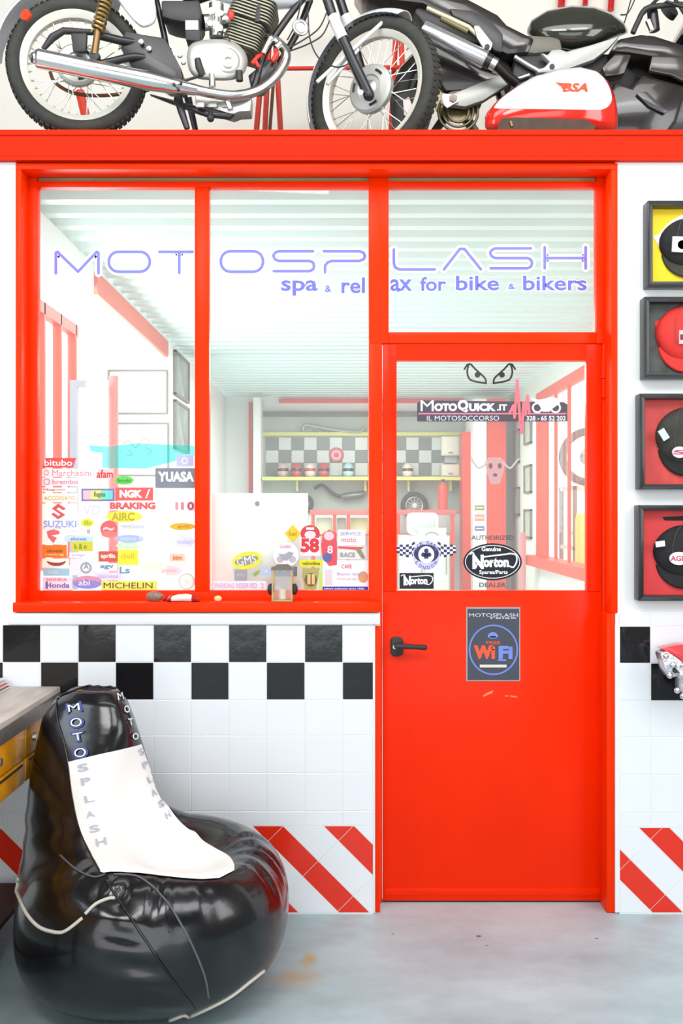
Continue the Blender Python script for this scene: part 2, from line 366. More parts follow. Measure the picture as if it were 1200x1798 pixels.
h2 = G(); h2.rod(W(697, 1134, .09), W(697, 1135, .05), .012); h2.tube([W(697, 1135, .055), W(712, 1135, .05), W(730, 1136, .05), W(746, 1137, .053)], [.013, .011, .010, .011], 12); h2.ball(W(746, 1137, .053), .0112)
h2.build('lever', BLACKM, ho)
G().rod(W(694, 1136, .084), W(694, 1136, .078), .009, n=16).build('lock_cylinder', ALU, ho)
G().pbox(672, 1582, 1058, 1585, .11, .14).build('threshold', BLACKM, door)
# ------------------------------------------------------------------ mezzanine
x0, x1 = -3.4, 3.4; T = DZ; B = EYE+1.427; prof = [(-.03, T), (-.03, T-.020), (-.024, T-.024), (-.022, B+.02), (-.03, B+.014), (-.03, B), (.02, B), (.02, T)]
beam = G().loft([[(x, a, b) for a, b in prof] for x in (x0, x1)]).build('trim_1', REDB); tag(beam, 'long red steel beam edging the mezzanine above the office', kind='structure')
G().box(-3.4, 3.4, .02, 1.75, 3.09, DZ-.002).build('ceiling_1', mat('deck boards', (150, 146, 140), .8), kind='structure', label='mezzanine deck carrying the motorcycles')
G().box(-3.4, 3.4, 1.75, 1.85, 3.09, 5.6).build('wall_upper', CREAM, kind='structure', label='cream wall behind the motorcycles on the mezzanine')
# ------------------------------------------------------------------ office interior shell
def corr(x0, x1, y0, y1, z, pitch=.2, amp=.045):
    pts = []; y = y0
    while y < y1-1e-6:
        pts += [(y, z), (y+pitch*.35, z), (y+pitch*.45, z+amp), (y+pitch*.88, z+amp)]; y += pitch
    pts.append((y, z)); bot = [Vector((0, a, b)) for a, b in pts]; g = G(); n = len(pts)
    rings = [[(x, a, b) for a, b in pts] for x in (x0, x1)]; g.loft(rings, closed=False, caps=False)
    rings = [[(x, a, b+.004) for a, b in pts] for x in (x0, x1)]; g.loft(rings, closed=False, caps=False); return g
CZ = EYE+1.39
STEEL = mat('galvanised roofing sheet', (216, 232, 228), .45, .1, grain=.05, gscale=1.2, stretch=(.4, 3, 1))
corr(-1.42, 2.05, .16, 8.1, CZ).build('ceiling_2', STEEL, smooth=10, kind='structure', label='ribbed galvanised office ceiling')
OW = mat('office white paint', (246, 247, 245), .8)
XL, XR = -1.39, 2.0
# left wall: lintel over a wide opening, then solid with pictures
g = G(); g.box(XL-.1, XL, 4.121, 8.0, 0, CZ); g.box(XL-.1, XL, .15, .45, 0, CZ); g.box(XL-.1, XL, .45, 4.02, 2.9, CZ-.001)
wl = g.build('wall_left', OW); tag(wl, 'white left wall of the office with a wide opening', kind='structure')
G().box(XL-.004, XL+.02, 1.5, 3.75, 2.86, 2.985).build('lintel_beam', mat('overexposed lintel red', (238, 120, 104), .6), wl)  # paleness of overexposure put into the red
G().box(-2.1, XL, 4.02, 4.12, 0, CZ-.002).build('wall_annex', OW, kind='structure', label='white annex wall with two pale framed drawings')
g = G(); g.box(-2.1, -2.0, .15, 4.02, 0, 1.25); g.box(-2.1, -2.0, 3.45, 4.02, 1.25, 3.4); g.box(-2.1, -2.0, .15, 1.0, 1.25, 3.4); g.box(-2.1, -2.0, 1.0, 3.45, 3.05, 3.4)
g.build('wall_annex_left', OW, kind='structure', label='white side wall of the annex with a red framed window')
w2 = struct('window_2', (-2.05, 2.2, 1.25), 'red framed window in the bright annex')
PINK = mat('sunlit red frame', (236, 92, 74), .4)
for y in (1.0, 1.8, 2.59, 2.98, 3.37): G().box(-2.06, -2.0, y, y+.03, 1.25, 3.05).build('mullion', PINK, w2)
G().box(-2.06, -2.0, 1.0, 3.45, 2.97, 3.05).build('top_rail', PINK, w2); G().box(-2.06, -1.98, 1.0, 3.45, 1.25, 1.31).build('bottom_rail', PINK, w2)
G().box(-2.04, -2.035, 1.0, 3.45, 1.3, 3.0).build('glass_pane', CLEAR, w2)
# right wall with long red framed window
g = G(); g.box(XR, XR+.1, .15, 8.0, 0, 1.18); g.box(XR, XR+.1, .15, 8.0, 2.82, CZ); g.box(XR, XR+.1, 6.0, 8.0, 1.18, 2.82); g.box(XR, XR+.1, .15, .9, 1.18, 2.82)
wr = g.build('wall_right', mat('office right wall paint', (226, 230, 222), .8)); tag(wr, 'pale right wall of the office with framed pictures', kind='structure')
w3 = struct('window_3', (XR, 3.5, 1.18), 'long red framed window in the right office wall')
RDI = mat('office red frame', (232, 62, 34), .4)
for y, d in ((.9, .08), (1.8, .04), (2.7, .04), (3.6, .04), (4.58, .04), (5.12, .03), (5.5, .5)): G().box(XR-.012, XR+.014, y, y+d, 1.18, 2.82).build('mullion', RDI, w3)
G().box(XR-.015, XR+.03, .9, 6.0, 2.74, 2.84).build('top_rail', RDI, w3); G().box(XR-.12, XR+.05, .9, 6.0, 1.1, 1.2).build('sill', RDI, w3)
G().box(XR+.04, XR+.045, .9, 6.0, 1.2, 2.75).build('glass_pane', CLEAR, w3)
# back wall
YB = 7.8
GREYW = mat('office back wall grey', (176, 182, 174), .7)
bw = G().box(XL, XR, YB, YB+.1, 0, CZ).build('wall_back', OW); tag(bw, 'white back wall of the office', kind='structure')
def bp(name, x0, y0, x1, y1, yy, d, m, parent=None, **k): return G().pbox(x0, y0, x1, y1, yy, yy+d).build(name, m, parent, **k)
bp('grey_panel', 458, 722, 815, 900, YB-.03, .03, GREYW, bw)
bp('panel_cap', 458, 722, 815, 731, YB-.08, .05, mat('dark cap', (108, 106, 98), .6), bw)
bp('red_rail', 300+190, 700, 815, 707, YB-.06, .06, RDI, bw)
bp('red_post', 437, 706, 443, 930, YB-.06, .06, RDI, bw)
TGB = mat('grey tile', (112, 114, 110), .3); TGW = mat('light grey tile', (206, 208, 206), .3)  # black and white tiles, greyed in colour for the veil on the glass
sx = 22.4
for r in range(3):
    for c in range(15):
        x = 467+c*sx; y = 768+r*sx
        if x+sx > 812: break
        bp('tile', x+.4, y+.4, x+sx-.4, y+sx-.4, YB-.045, .015, TGB if (r+c) % 2 == 0 else TGW, bw)
bp('red_column', 813, 758, 830, 1130, 7.2, .3, RDI, bw); bp('red_column', 856, 700, 889, 1130, 7.0, .5, RDI, bw)
bp('white_column', 831, 700, 855, 1130, 7.0, .5, OW, bw)
bp('white_column', 445, 698, 458, 1130, 7.4, .38, OW, bw)

# ------------------------------------------------------------------ the garage around the camera (outside the picture)
GW = mat('garage wall', (150, 148, 144), .8); GC = mat('garage roof', (120, 120, 120), .8)
g = G(); g.box(-3.5, -3.4, -8, .15, 0, 3.09); g.box(-3.5, -3.4, -8, 1.85, 3.09, 5.6); g.build('wall_garage_left', GW, kind='structure', label='left wall of the garage')
g = G(); g.box(3.4, 3.5, -8, .15, 0, 3.09); g.box(3.4, 3.5, -8, 1.85, 3.09, 5.6); g.build('wall_garage_right', GW, kind='structure', label='right wall of the garage')
G().box(-3.5, 3.5, -8.1, 1.85, 5.6, 5.7).build('ceiling_garage', GC, kind='structure', label='garage roof')
g = G(); g.box(-3.5, -3.2, -8.1, -8, 0, 5.6); g.box(3.25, 3.5, -8.1, -8, 0, 5.6); g.box(-3.2, 3.25, -8.1, -8, 3.6, 5.6); g.build('wall_garage_back', GW, kind='structure', label='back wall of the garage with an open doorway')
# ------------------------------------------------------------------ bean bag chair
BAG = np.array([-.652, -.60, 0.0])
def smin(a, b, k):
    h = np.clip(.5+.5*(b-a)/k, 0, 1); return b*(1-h)+a*h-k*h*(1-h)
def bag_sdf(P):
    x, y, z = P[..., 0], P[..., 1], P[..., 2]
    p = 2.5
    cz = .262
    wob = 1+.025*np.sin(3*np.arctan2(y, x)+1)
    k = (np.abs(x/(.455*wob))**p+np.abs(y/(.45*wob))**p+np.abs((z-cz)/.285)**p)**(1/p); d1 = (k-1)*.30
    Z = [.30, .40, .55, .72, .88, .945, .985]
    cx = np.interp(z, Z, [-.20, -.208, -.242, -.266, -.281, -.273, -.262]); rx = np.interp(z, Z, [.25, .262, .248, .216, .172, .135, .088])
    cy = np.interp(z, Z, [.09, .10, .14, .18, .21, .215, .22]); ry = np.interp(z, Z, [.27, .25, .205, .165, .12, .095, .06])
    cy = cy-.22*(x-cx)
    kk = ((np.abs(x-cx)/rx)**2.8+(np.abs(y-cy)/ry)**2.8+1e-9)**(1/2.8)
    d2 = (kk-1)*np.minimum(rx, ry)*.9
    d2 = np.maximum(d2, (z-.985)*.9); d2 = np.maximum(d2, .28-z)
    d = smin(d1, d2, .10)
    c = np.array([.12, -.07, .70]); r = np.sqrt(((P-c)**2*np.array([.9, 1.0, 1.0])).sum(-1)); ds = .275-r
    d = -smin(-d, -ds, .08)
    th = np.arctan2(y+.06, x-.1); rad = np.hypot(x-.1, y+.06)
    m = np.exp(-((rad-.30)/.09)**2)*np.exp(-((z-.46)/.11)**2)
    d = d+.0042*(np.sin(23*th+6*rad)+.7*np.sin(37*th-9*rad+2))*m*(.5+.5*np.sin(3*th+1))
    # creases low on the back and along the front seam
    m2 = np.exp(-((z-.5)/.12)**2)*np.clip((-x-.18)*6, 0, 1); d = d+.0016*np.sin(70*z+9*x+20*y)*m2
    xs = x-(-.08+.5*(.5-z)); m3 = np.exp(-(xs/.06)**2)*(y < 0)*np.clip((z-.05)*8, 0, 1); d = d+.004*np.sin(75*z+10*x)*m3
    return np.maximum(d, .012-z)
def nets(f, lo, hi, h):
    ax = [np.arange(lo[i], hi[i]+h, h) for i in range(3)]; X = np.stack(np.meshgrid(*ax, indexing='ij'), -1); V = f(X); S = V < 0
    nx, ny, nz = V.shape; idx = -np.ones((nx-1, ny-1, nz-1), int); acc = np.zeros((nx-1, ny-1, nz-1, 3)); cnt = np.zeros((nx-1, ny-1, nz-1))
    cor = [(i, j, k) for i in (0, 1) for j in (0, 1) for k in (0, 1)]
    sl = lambda c: tuple(slice(c[i], c[i]+V.shape[i]-1) for i in range(3))
    for a in cor:
        for b in cor:
            if a < b and sum(abs(a[i]-b[i]) for i in range(3)) == 1:
                va, vb = V[sl(a)], V[sl(b)]; mk = (va < 0) != (vb < 0); t = np.where(mk, va/(va-vb+1e-12), 0)[..., None]
                acc += np.where(mk[..., None], X[sl(a)]*(1-t)+X[sl(b)]*t, 0); cnt += mk
    act = cnt > 0; idx[act] = np.arange(act.sum()); v = acc[act]/cnt[act][:, None]; F = []
    for d in range(3):
        e = [0, 0, 0]; e[d] = 1
        A_ = S[tuple(slice(0, V.shape[i]-e[i]) for i in range(3))]; B_ = S[tuple(slice(e[i], V.shape[i]) for i in range(3))]
        u, w_ = [(1, 2), (2, 0), (0, 1)][d]
        for c in np.argwhere(A_ != B_):
            if c[u] == 0 or c[w_] == 0 or c[u] >= V.shape[u]-1 or c[w_] >= V.shape[w_]-1: continue
            q = []
            for du, dw in ((0, 0), (-1, 0), (-1, -1), (0, -1)):
                cc = c.copy(); cc[u] += du; cc[w_] += dw; q.append(idx[tuple(cc)])
            if min(q) < 0: continue
            F.append(tuple(q if A_[tuple(c)] else q[::-1]))
    for _ in range(5):
        dd = f(v)[:, None]; e = 1e-3; gr_ = np.stack([f(v+np.eye(3)[i]*e)-f(v-np.eye(3)[i]*e) for i in range(3)], -1)/(2*e)
        v = v-.8*dd*gr_/np.maximum((gr_**2).sum(-1, keepdims=True), .05)*1.0
    return v, F
v, F_ = nets(bag_sdf, (-.56, -.56, -.03), (.56, .5, 1.1), .0165)
gb = G(); gb.add([tuple(p+BAG) for p in v], F_)
VINYL = mat('black glossy vinyl', (9, 9, 13), .22, coat=.25, bump=.22, bscale=7, stretch=(1, 1, 1.6), spec=.6)
bag = thing('bean_bag_chair', tuple(BAG), 'glossy black and white vinyl bean bag chair with a tall backrest on the concrete floor', 'bean bag')
gb.build('bag_body', VINYL, bag, smooth=180)
bb = gb.bvh()
WV = mat('white vinyl fabric', (250, 248, 244), .5, bump=.15, bscale=9)
seat = patch(bb, [((121, 1338), (247, 1307)), ((126, 1380), (263, 1352)), ((133, 1425), (283, 1397)), ((146, 1470), (308, 1435)), ((160, 1500), (330, 1456)), ((176, 1531), (343, 1462)),
     ((197, 1532), (357, 1477)), ((240, 1534), (378, 1490)), ((300, 1541), (402, 1504)), ((350, 1545), (411, 1518)), ((385, 1543), (411, 1530))], nu=40, lift=.004, sub=8)
seat.build('seat_panel', WV, bag, smooth=180, label='white vinyl seat and back panel')
def seam(path, r, m, name, lift=.002, n=6):
    pts = [ray(bb, a, b, lift) for a, b in spline(path, 8)]; out = [pts[0]]
    for p in pts[1:]:
        if (p-out[-1]).length < .08: out.append(p)
    G().tube(out, r, n).build(name, m, bag, smooth=180)
PIPE = mat('pale piping cord', (214, 208, 196), .55)
seam([(24, 1548), (32, 1572), (48, 1605), (70, 1628), (100, 1637), (118, 1633), (145, 1612)], .0055, PIPE, 'piping')
seam([(150, 1605), (168, 1588), (190, 1578), (201, 1577)], .0055, PIPE, 'piping')
seam([(300, 1797), (345, 1779), (400, 1752), (440, 1722), (463, 1704)], .006, PIPE, 'piping')
seam([(100, 1218), (101, 1260), (112, 1300), (120, 1340), (128, 1400), (143, 1465), (176, 1531)], .0035, VINYL, 'seam')
seam([(186, 1545), (215, 1590), (262, 1660), (310, 1730), (343, 1772)], .004, VINYL, 'seam')
seam([(200, 1536), (245, 1541), (290, 1580), (330, 1645), (358, 1710), (366, 1752)], .0035, mat('grey stitching', (96, 98, 104), .5), 'seam')
seam([(106, 1222), (150, 1206), (205, 1198)], .004, VINYL, 'seam')
seam([(106, 1502), (135, 1528), (165, 1540), (185, 1535)], .003, mat('grey stitching', (96, 98, 104), .5), 'seam')
LWH = flatm('bag print white', (236, 236, 246)); LBL = flatm('bag print halo', (72, 80, 150)); LGR = flatm('bag print grey', (190, 192, 206))
def drape(s, x0, y0, x1, y1, rot, m, bvh, parent, lift=.0075, bold=.02, name='lettering', size=None):
    v_, f_ = text2d(s, bold); cx = (x0+x1)/2; cy = (y0+y1)/2; r = math.radians(rot); g = G(); pts = []
    for a, b in v_:
        X = x0+a*(x1-x0)-cx; Y = y0+b*(y1-y0)-cy; pts.append(ray(bvh, cx+X*math.cos(r)-Y*math.sin(r), cy+X*math.sin(r)+Y*math.cos(r), lift))
    g.add(pts, f_); g.build(name, m, parent)
for s_, x, y, w_, h_ in (('M', 131, 1243, 24, 14), ('O', 135, 1269, 24, 17), ('T', 138, 1294, 21, 15), ('O', 142, 1322, 25, 18)):
    drape(s_, x-w_/2-2, y-h_/2-2, x+w_/2+2, y+h_/2+2, -10, LBL, bb, bag, lift=.004, bold=.0 if s_ == 'M' else .04)
    drape(s_, x-w_/2+2, y-h_/2+1, x+w_/2-2, y+h_/2-1, -10, LWH, bb, bag, lift=.0065, bold=.0)
for s_, x, y, w_, h_ in (('M', 210, 1224, 9, 13), ('O', 221, 1246, 9, 13), ('T', 228, 1268, 8, 12), ('O', 236, 1293, 10, 12)):
    drape(s_, x-w_/2, y-h_/2, x+w_/2, y+h_/2, -12, LWH, bb, bag, lift=.006)
for s_, x, y, w_, h_ in (('S', 147, 1348, 19, 13), ('P', 152, 1372, 17, 12), ('L', 157, 1403, 16, 12), ('A', 159, 1431, 16, 12), ('S', 166, 1457, 18, 13), ('H', 177, 1481, 18, 13)):
    drape(s_, x-w_/2, y-h_/2, x+w_/2, y+h_/2, -12, LGR, bb, bag)
for s_, x, y in (('S', 246, 1320), ('P', 253, 1343), ('L', 262, 1369), ('A', 268, 1393), ('S', 281, 1413), ('H', 294, 1433)):
    drape(s_, x-5, y-6, x+5, y+6, -25, LGR, bb, bag)
# ------------------------------------------------------------------ workbench
bx = -1.142; bt = EYE-306*3.98/F
ben = thing('tool_workbench', (bx-.3, -.7, 0), 'yellow drawer workbench with a worn grey top beside the bean bag', 'workbench')
WOODT = mat('worn grey bench top', (204, 196, 186), .5, grain=.25, gscale=6, bump=.1, stretch=(3, .6, 1))
YEL = mat('yellow workshop enamel', (236, 158, 22), .35, grain=.3, gscale=9, coat=.3)
G().box(bx-.62, bx, -1.7, -.02, bt-.045, bt).build('bench_top', WOODT, ben, bevel=.004)
G().box(bx-.012, bx+.002, -1.7, -.02, bt-.075, bt-.02).build('edge_strip', mat('dull metal edging', (140, 134, 126), .4, .6, grain=.2), ben, bevel=.002)
G().box(bx-.6, bx-.03, -1.66, -.06, .645, bt-.046).build('drawer_carcass', YEL, ben, bevel=.004)
zb_ = .652; zc = .735
for y0 in (-.42, -.80, -1.18):
    for za, zb2 in ((zc+.006, bt-.078), (zb_, zc)):
        d = G().box(bx-.028, bx-.012, y0, y0+.365, za, zb2).build('drawer', YEL, ben, bevel=.003)
        if za > .7:
            c = Vector((bx-.012, y0+.09, (za+zb2)/2)); G().lathe([(.0, .012), (.014, .012), (.016, 0)], c, (1, 0, 0), 16).build('lock', ALU, d)
        else: G().box(bx-.012, bx-.006, y0+.03, y0+.33, zb2-.014, zb2-.008).build('handle', BLACKM, d)
for x in (bx-.56, bx-.07):
    for y in (-1.6, -.1): G().box(x-.025, x+.025, y-.025, y+.025, 0, .665).build('leg', mat('dark bench leg', (44, 30, 26), .5), ben, bevel=.003)
G().box(bx-.55, bx-.08, -1.6, -.1, .14, .16).build('lower_shelf', mat('dark bench leg', (44, 30, 26), .5), ben)
cs = [(232, 230, 228), (206, 60, 62), (120, 90, 66), (236, 236, 238)]
zz = bt
nm = ['brown covered catalogue lowest in the pile on the workbench', 'red edged magazine second from bottom on the workbench', 'grey magazine second from top of the workbench pile', 'white magazine on top of the workbench pile']
for i, c in enumerate([cs[2], cs[1], (170, 172, 176), cs[3]]):
    g = G(); x1 = bx-.19-.012*i; y0 = -.30+.01*i; g.box(x1-.22, x1, y0, y0+.24, zz, zz+.009)
    o = thing('magazine', (x1-.1, y0+.1, zz), nm[i], 'magazine', 'magazines piled on the workbench')
    g.build('cover', mat('magazine cover %d' % i, c, .4), o, bevel=.001); G().box(x1-.218, x1+.001, y0+.001, y0+.239, zz+.002, zz+.007).build('pages', WHITE, o); zz += .0092
# ------------------------------------------------------------------ classic silver motorcycle on the mezzanine
def wheel(parent, c, axis, Rt, tt, hw, Rr, rimw, n_sp=36, hub_r=.06, rim_m=ALUW, hub_m=ALU, ref=None, drum=None):
    c = Vector(c); ax = Vector(axis).normalized(); Rc = Rt-tt
    prof = [(Rc+tt*math.cos(a)*(1 if abs(math.cos(a)) > .3 else 1), hw*math.copysign(abs(math.sin(a))**.8, math.sin(a))) for a in [2*PI*k/20 for k in range(21)]]
    g = G(); g.lathe(prof, c, ax, 72); ty = g.build('tyre', RUBBER, parent)
    g = G(); m = 72
    for i in range(m):                                 # tread blocks round the crown
        a = 2*PI*i/m; u = Vector((0, 0, 1)); u = (u-ax*u.dot(ax)).normalized(); v_ = ax.cross(u)
        for sx in (-1, 1):
            a2 = a+(.5*2*PI/m if sx > 0 else 0); d = u*math.cos(a2)+v_*math.sin(a2); t = -u*math.sin(a2)+v_*math.cos(a2); p = c+d*(Rt-.003)+ax*sx*hw*.38
            q = [p+t*.008*e+ax*hw*.28*f for e, f in ((-1, -1), (1, -1), (1, 1), (-1, 1))]; g.loft([q, [z_+d*.0045 for z_ in q]])
    g.build('tread', RUBBER, ty, kind='stuff')
    g = G(); w2 = hw*.62; g.lathe([(Rr, -w2), (Rr-.004, -w2-.004), (Rr-rimw*.5, -w2*.92), (Rr-rimw, -w2*.55), (Rr-rimw*1.05, 0), (Rr-rimw, w2*.55), (Rr-rimw*.5, w2*.92), (Rr-.004, w2+.004), (Rr, w2), (Rr, -w2)], c, ax, 72); g.build('rim', rim_m, parent)
    u = Vector((0, 0, 1)); u = (u-ax*u.dot(ax)).normalized(); v_ = ax.cross(u); g = G(); g2 = G()
    for i in range(n_sp):
        a = 2*PI*i/n_sp; sd = 1 if i % 2 else -1; b = a+(.55 if (i//2) % 2 else -.55)
        p = c+(u*math.cos(a)+v_*math.sin(a))*(Rr-rimw); q = c+(u*math.cos(b)+v_*math.sin(b))*hub_r+ax*sd*hw*.55
        g.tube([p, q], .0018, 5); g2.rod(p, p+(q-p).normalized()*.014, .0034, n=6)
    g.build('spokes', CHROME, parent, kind='stuff'); g2.build('spoke_nipples', ALU, parent, kind='stuff')
    g = G(); g.lathe([(.012, -hw*1.1), (.028, -hw*.95), (hub_r, -hw*.6), (hub_r, -hw*.5), (hub_r*.6, -hw*.4), (hub_r*.6, hw*.4), (hub_r, hw*.5), (hub_r, hw*.6), (.028, hw*.95), (.012, hw*1.1)], c, ax, 32); hb_ = g.build('hub', hub_m, parent)
    if drum:
        g = G(); g.lathe([(drum, -hw*.2), (drum, -hw*.75), (drum*.9, -hw*.95), (drum*.55, -hw*1.0), (drum*.5, -hw*.85), (.02, -hw*.9), (.0, -hw*.9)], c, ax, 40); g.build('brake_plate', CASE, hb_)
        g = G()
        for i in range(3):
            a0_ = 2*PI*i/3+.5; pts = [c-ax*hw*1.0+(u*math.cos(a0_+.12*k)+v_*math.sin(a0_+.12*k))*drum*.74 for k in range(5)]; g.tube(pts, .006, 6)
        g.build('brake_slots', BLACKM, hb_, kind='stuff')
    return hb_
def y1(px): return .044+.28*(px-137)/520
def P1(px, py, o=0): return W(px, py, y1(px)+o)
def T1(g, pts, rpx, n=12, sm=0, **k):
    if sm: pts = spline([tuple(p)+((0,) if len(p) == 2 else ()) for p in pts], sm); 
    pts = [tuple(p)+((0,) if len(p) == 2 else ()) for p in pts]
    rr_ = [r*K(y1(p[0])) for r, p in zip(rpx, pts)] if isinstance(rpx, (list, tuple)) and len(rpx) == len(pts) else (rpx if not isinstance(rpx, (list, tuple)) else rpx[0])*K(y1(pts[0][0]))
    return g.tube([P1(*p) for p in pts], rr_, n, **k)
def PR1(g, poly, o0, o1):                      # polygon plate following the bike's plane
    yy = y1(sum(p[0] for p in poly)/len(poly)); return g.pprism(poly, yy+o0, yy+o1)
def motorcycle_one():
    r = thing('motorcycle', (W(137, 240, .044).x+.5, .15, DZ), 'classic motorcycle with chrome exhaust, silver mudguards and white rims on the red beam', 'motorcycle')
    ax = Vector((-.23, 1, 0)).normalized(); ax = Vector((ax.x, ax.y, 0))
    k = K(.044)
    wheel(r, P1(137, 119.5), (-.2, 1, 0), 120*k, 13*k, .048, 98*k, 13*k, drum=36*k)
    k2 = K(y1(654)); a = math.radians(33)
    wheel(r, P1(657, 160), (math.sin(a), math.cos(a), 0), 126*k2, 13*k2, .046, 102*k2, 11*k2, drum=42*k2)
    # mudguards
    def guard(c, axis, R, wd, a0, a1, m, name, th=.003):
        c = Vector(c); ax_ = Vector((axis[0], axis[1], 0)).normalized(); u = Vector((ax_.y, -ax_.x, 0)); g = G(); rings = []
        for i in range(25):
            t = math.radians(a0+(a1-a0)*i/24); d = u*math.cos(t)+Vector((0, 0, 1))*math.sin(t); o_ = []
            for j in range(9):
                s_ = -1+2*j/8; o_.append(c+d*(R-.034*s_*s_)+ax_*wd*s_)
            for j in range(8, -1, -1):
                s_ = -1+2*j/8; o_.append(c+d*(R-.034*s_*s_-th)+ax_*wd*s_*.97)
            rings.append(o_)
        g.loft(rings); return g.build(name, m, r)
    fa = (math.sin(a), math.cos(a), 0)
    guard(P1(657, 160), fa, 139*k2, .064, 60, 197, SILV, 'front_mudguard')
    guard(P1(137, 119.5), (-.2, 1, 0), 148*k, .075, 60, 176, SILV, 'rear_mudguard')
    g = G(); T1(g, [(682, 30, -.075), (557, 144, -.075)], 3.2); g.build('mudguard_stay', SILV, r); g = G(); T1(g, [(682, 30, .06), (575, 148, .06)], 3); g.build('mudguard_stay', SILV, r)
    g = G(); g.lathe([(0, -.012), (9*k, -.010), (9*k, .004), (0, .004)], P1(45, 26, -.08), (-.3, -1, 0), 18); g.build('rear_reflector', mat('orange red reflector', (232, 66, 30), .2, coat=.5), r)
    # fork
    for o, nm_ in ((-.095, 'fork_leg'), (.085, 'fork_leg')):
        dx = 0 if o < 0 else 22
        g = G(); T1(g, [(560+dx, -45, o), (576+dx, 2, o), (585+dx, 30, o)], 8.5); f = g.build(nm_, BLACKP, r)
        g = G(); T1(g, [(584+dx, 28, o), (602+dx, 67, o)], 10); g.build('fork_sleeve', SILV, f)
        g = G(); T1(g, [(601+dx*.8, 64, o), (622+dx*.4, 112, o), (648, 166, o)], [8.5, 9, 9.5]); g.ball(P1(648, 167, o), 10*k2); g.build('fork_slider', BLACKP, f)
    g = G(); g.rod(P1(648, 163, -.115), P1(648, 163, .1), .009, n=12); g.rod(P1(634, 162, -.10), P1(634, 162, -.112), .012, n=6); g.build('front_axle', CHROME, r)
    # exhaust
    g = G(); T1(g, [(62, 102, -.15), (66, 102.5, -.15), (150, 120, -.15), (262, 142, -.15), (300, 150, -.15), (345, 158, -.14)], [13, 16, 16, 16, 13, 9], 24); g.ball(P1(62, 102, -.15), 10*k); mu = g.build('muffler', CHROME, r)
    g = G(); T1(g, [(60, 102, -.151), (56, 101, -.151)], 9, 18); g.build('tail_opening', BLACKM, mu)
    g = G(); T1(g, [(340, 157, -.14), (380, 165, -.14), (415, 168, -.14), (447, 161, -.13), (470, 148, -.12), (490, 128, -.11), (501, 108, -.1), (502, 92, -.09), (492, 78, -.07), (470, 62, -.04)], 8.5, 16, sm=5); g.build('header_pipe', mat('dull chromed pipe', (196, 196, 192), .25, 1), r)
    for px_, py_ in ((306, 148), (318, 145), (313, 156)):
        g = G(); g.lathe([(0, -.006), (2.6*k, -.006), (2.6*k, .01)], P1(px_, py_, -.185), (0, 1, 0), 8); g.build('bolt', BLACKM, mu)
    # engine
    ey = y1(390)
    g = G(); rings = []
    for o, s_ in ((-.125, .72), (-.120, .86), (-.105, .97), (-.09, 1), (.02, 1), (.08, .9)):
        rings.append([P1(x, y, o) for x, y in [(384+(x-384)*s_, 106+(y-106)*s_) for x, y in spline([(328, 100), (332, 82), (346, 72), (372, 69), (398, 70), (418, 78), (432, 94), (435, 112), (426, 132), (405, 141), (370, 141), (345, 137), (332, 122), (328, 100)], 4)[:-1]]])
    g.loft(rings); eng = g.build('crankcase', CASE, r, smooth=50)
    g = G(); g.lathe([(.0, -.006), (20*k, -.004), (24*k, .004)], P1(398, 106, -.126), (-.1, 1, 0), 32); g.build('clutch_cover', CASE, eng)
    g = G(); text(g, 'G', 390, 94, 408, 117, ey-.137, .03); g.build('embossed_mark', ALU, eng)
    g = G()                                      # cylinder with cooling fins leaning forward
    axd = Vector((.34, 0, 1)).normalized(); base = P1(425, 96, -.0); rg = Vector((axd.z, 0, -axd.x))
    def finblock(c0, n, pitch, sx, sy, th):
        for i in range(n):
            c = c0+axd*pitch*i; s1 = 1-.012*i
            q = [c+rg*(sx*s1*a_)+Vector((0, sy*b_, 0)) for a_, b_ in rrect(-1, -1, 1, 1, .35, 4)]
            g.loft([q, [p+axd*th for p in q]])
    finblock(base, 9, .0125, .083, .098, .0055); g.tube([base-axd*.01, base+axd*.25], .062, 20); g.build('cylinder', FIN, r, kind=None)
    g = G(); finblock(base+axd*.118, 8, .0135, .098, .105, .006); g.tube([base+axd*.11, base+axd*.235], .075, 20); g.build('cylinder_head', FIN, r)
    g = G(); q = rrect(-1, -1, 1, 1, .4, 5); c0 = base+axd*.235; g.loft([[c0+axd*h+rg*.075*s_*a_+Vector((0, .07*s_*b_, 0)) for a_, b_ in q] for h, s_ in ((-.005, 1), (.03, 1), (.05, .7))]); g.build('rocker_cover', CASE, r)
    g = G(); g.rod(P1(455, 12, -.11), P1(452, 40, -.11), 6*k, n=10); g.build('plug_lead', BLACKM, r)
    # sump block with bolts
    g = G(); PR1(g, [(343, 166), (400, 170), (442, 168), (440, 195), (420, 196), (408, 201), (372, 190), (343, 184)], -.10, -.01); sp = g.build('sump', ALU, r, bevel=.006)
    for x in (352, 374, 398, 424):
        g = G(); g.pbox(x-8, 177, x+7, 188, y1(x)-.112, y1(x)-.10); g.build('sump_rib', CASE, sp, bevel=.003)
    g = G(); T1(g, [(345, 163, -.118), (410, 176, -.118)], 4); T1(g, [(400, 178, -.125), (405, 192, -.125)], 5); g.build('peg_bar', CHROME, r)
    g = G(); PR1(g, [(262, 164), (340, 184), (372, 196), (412, 199), (404, 206), (362, 202), (318, 186)], -.08, -.05); g.build('under_rail', BLACKP, r, bevel=.003)
    g = G(); T1(g, [(369, 196, -.1), (370, 207, -.12)], [4, 5]); g.ball(P1(370, 208, -.12), 6.5*k); g.build('footpeg', BLACKM, r)
    g = G(); T1(g, [(313, 172, -.06), (319, 196, -.07), (329, 226, -.075)], [8, 6.5, 5]); g.build('centre_stand', BLACKP, r)
    g = G(); T1(g, [(330, 172, .06), (336, 196, .07), (345, 235, .075)], [7, 6, 5]); g.build('centre_stand', BLACKP, r)
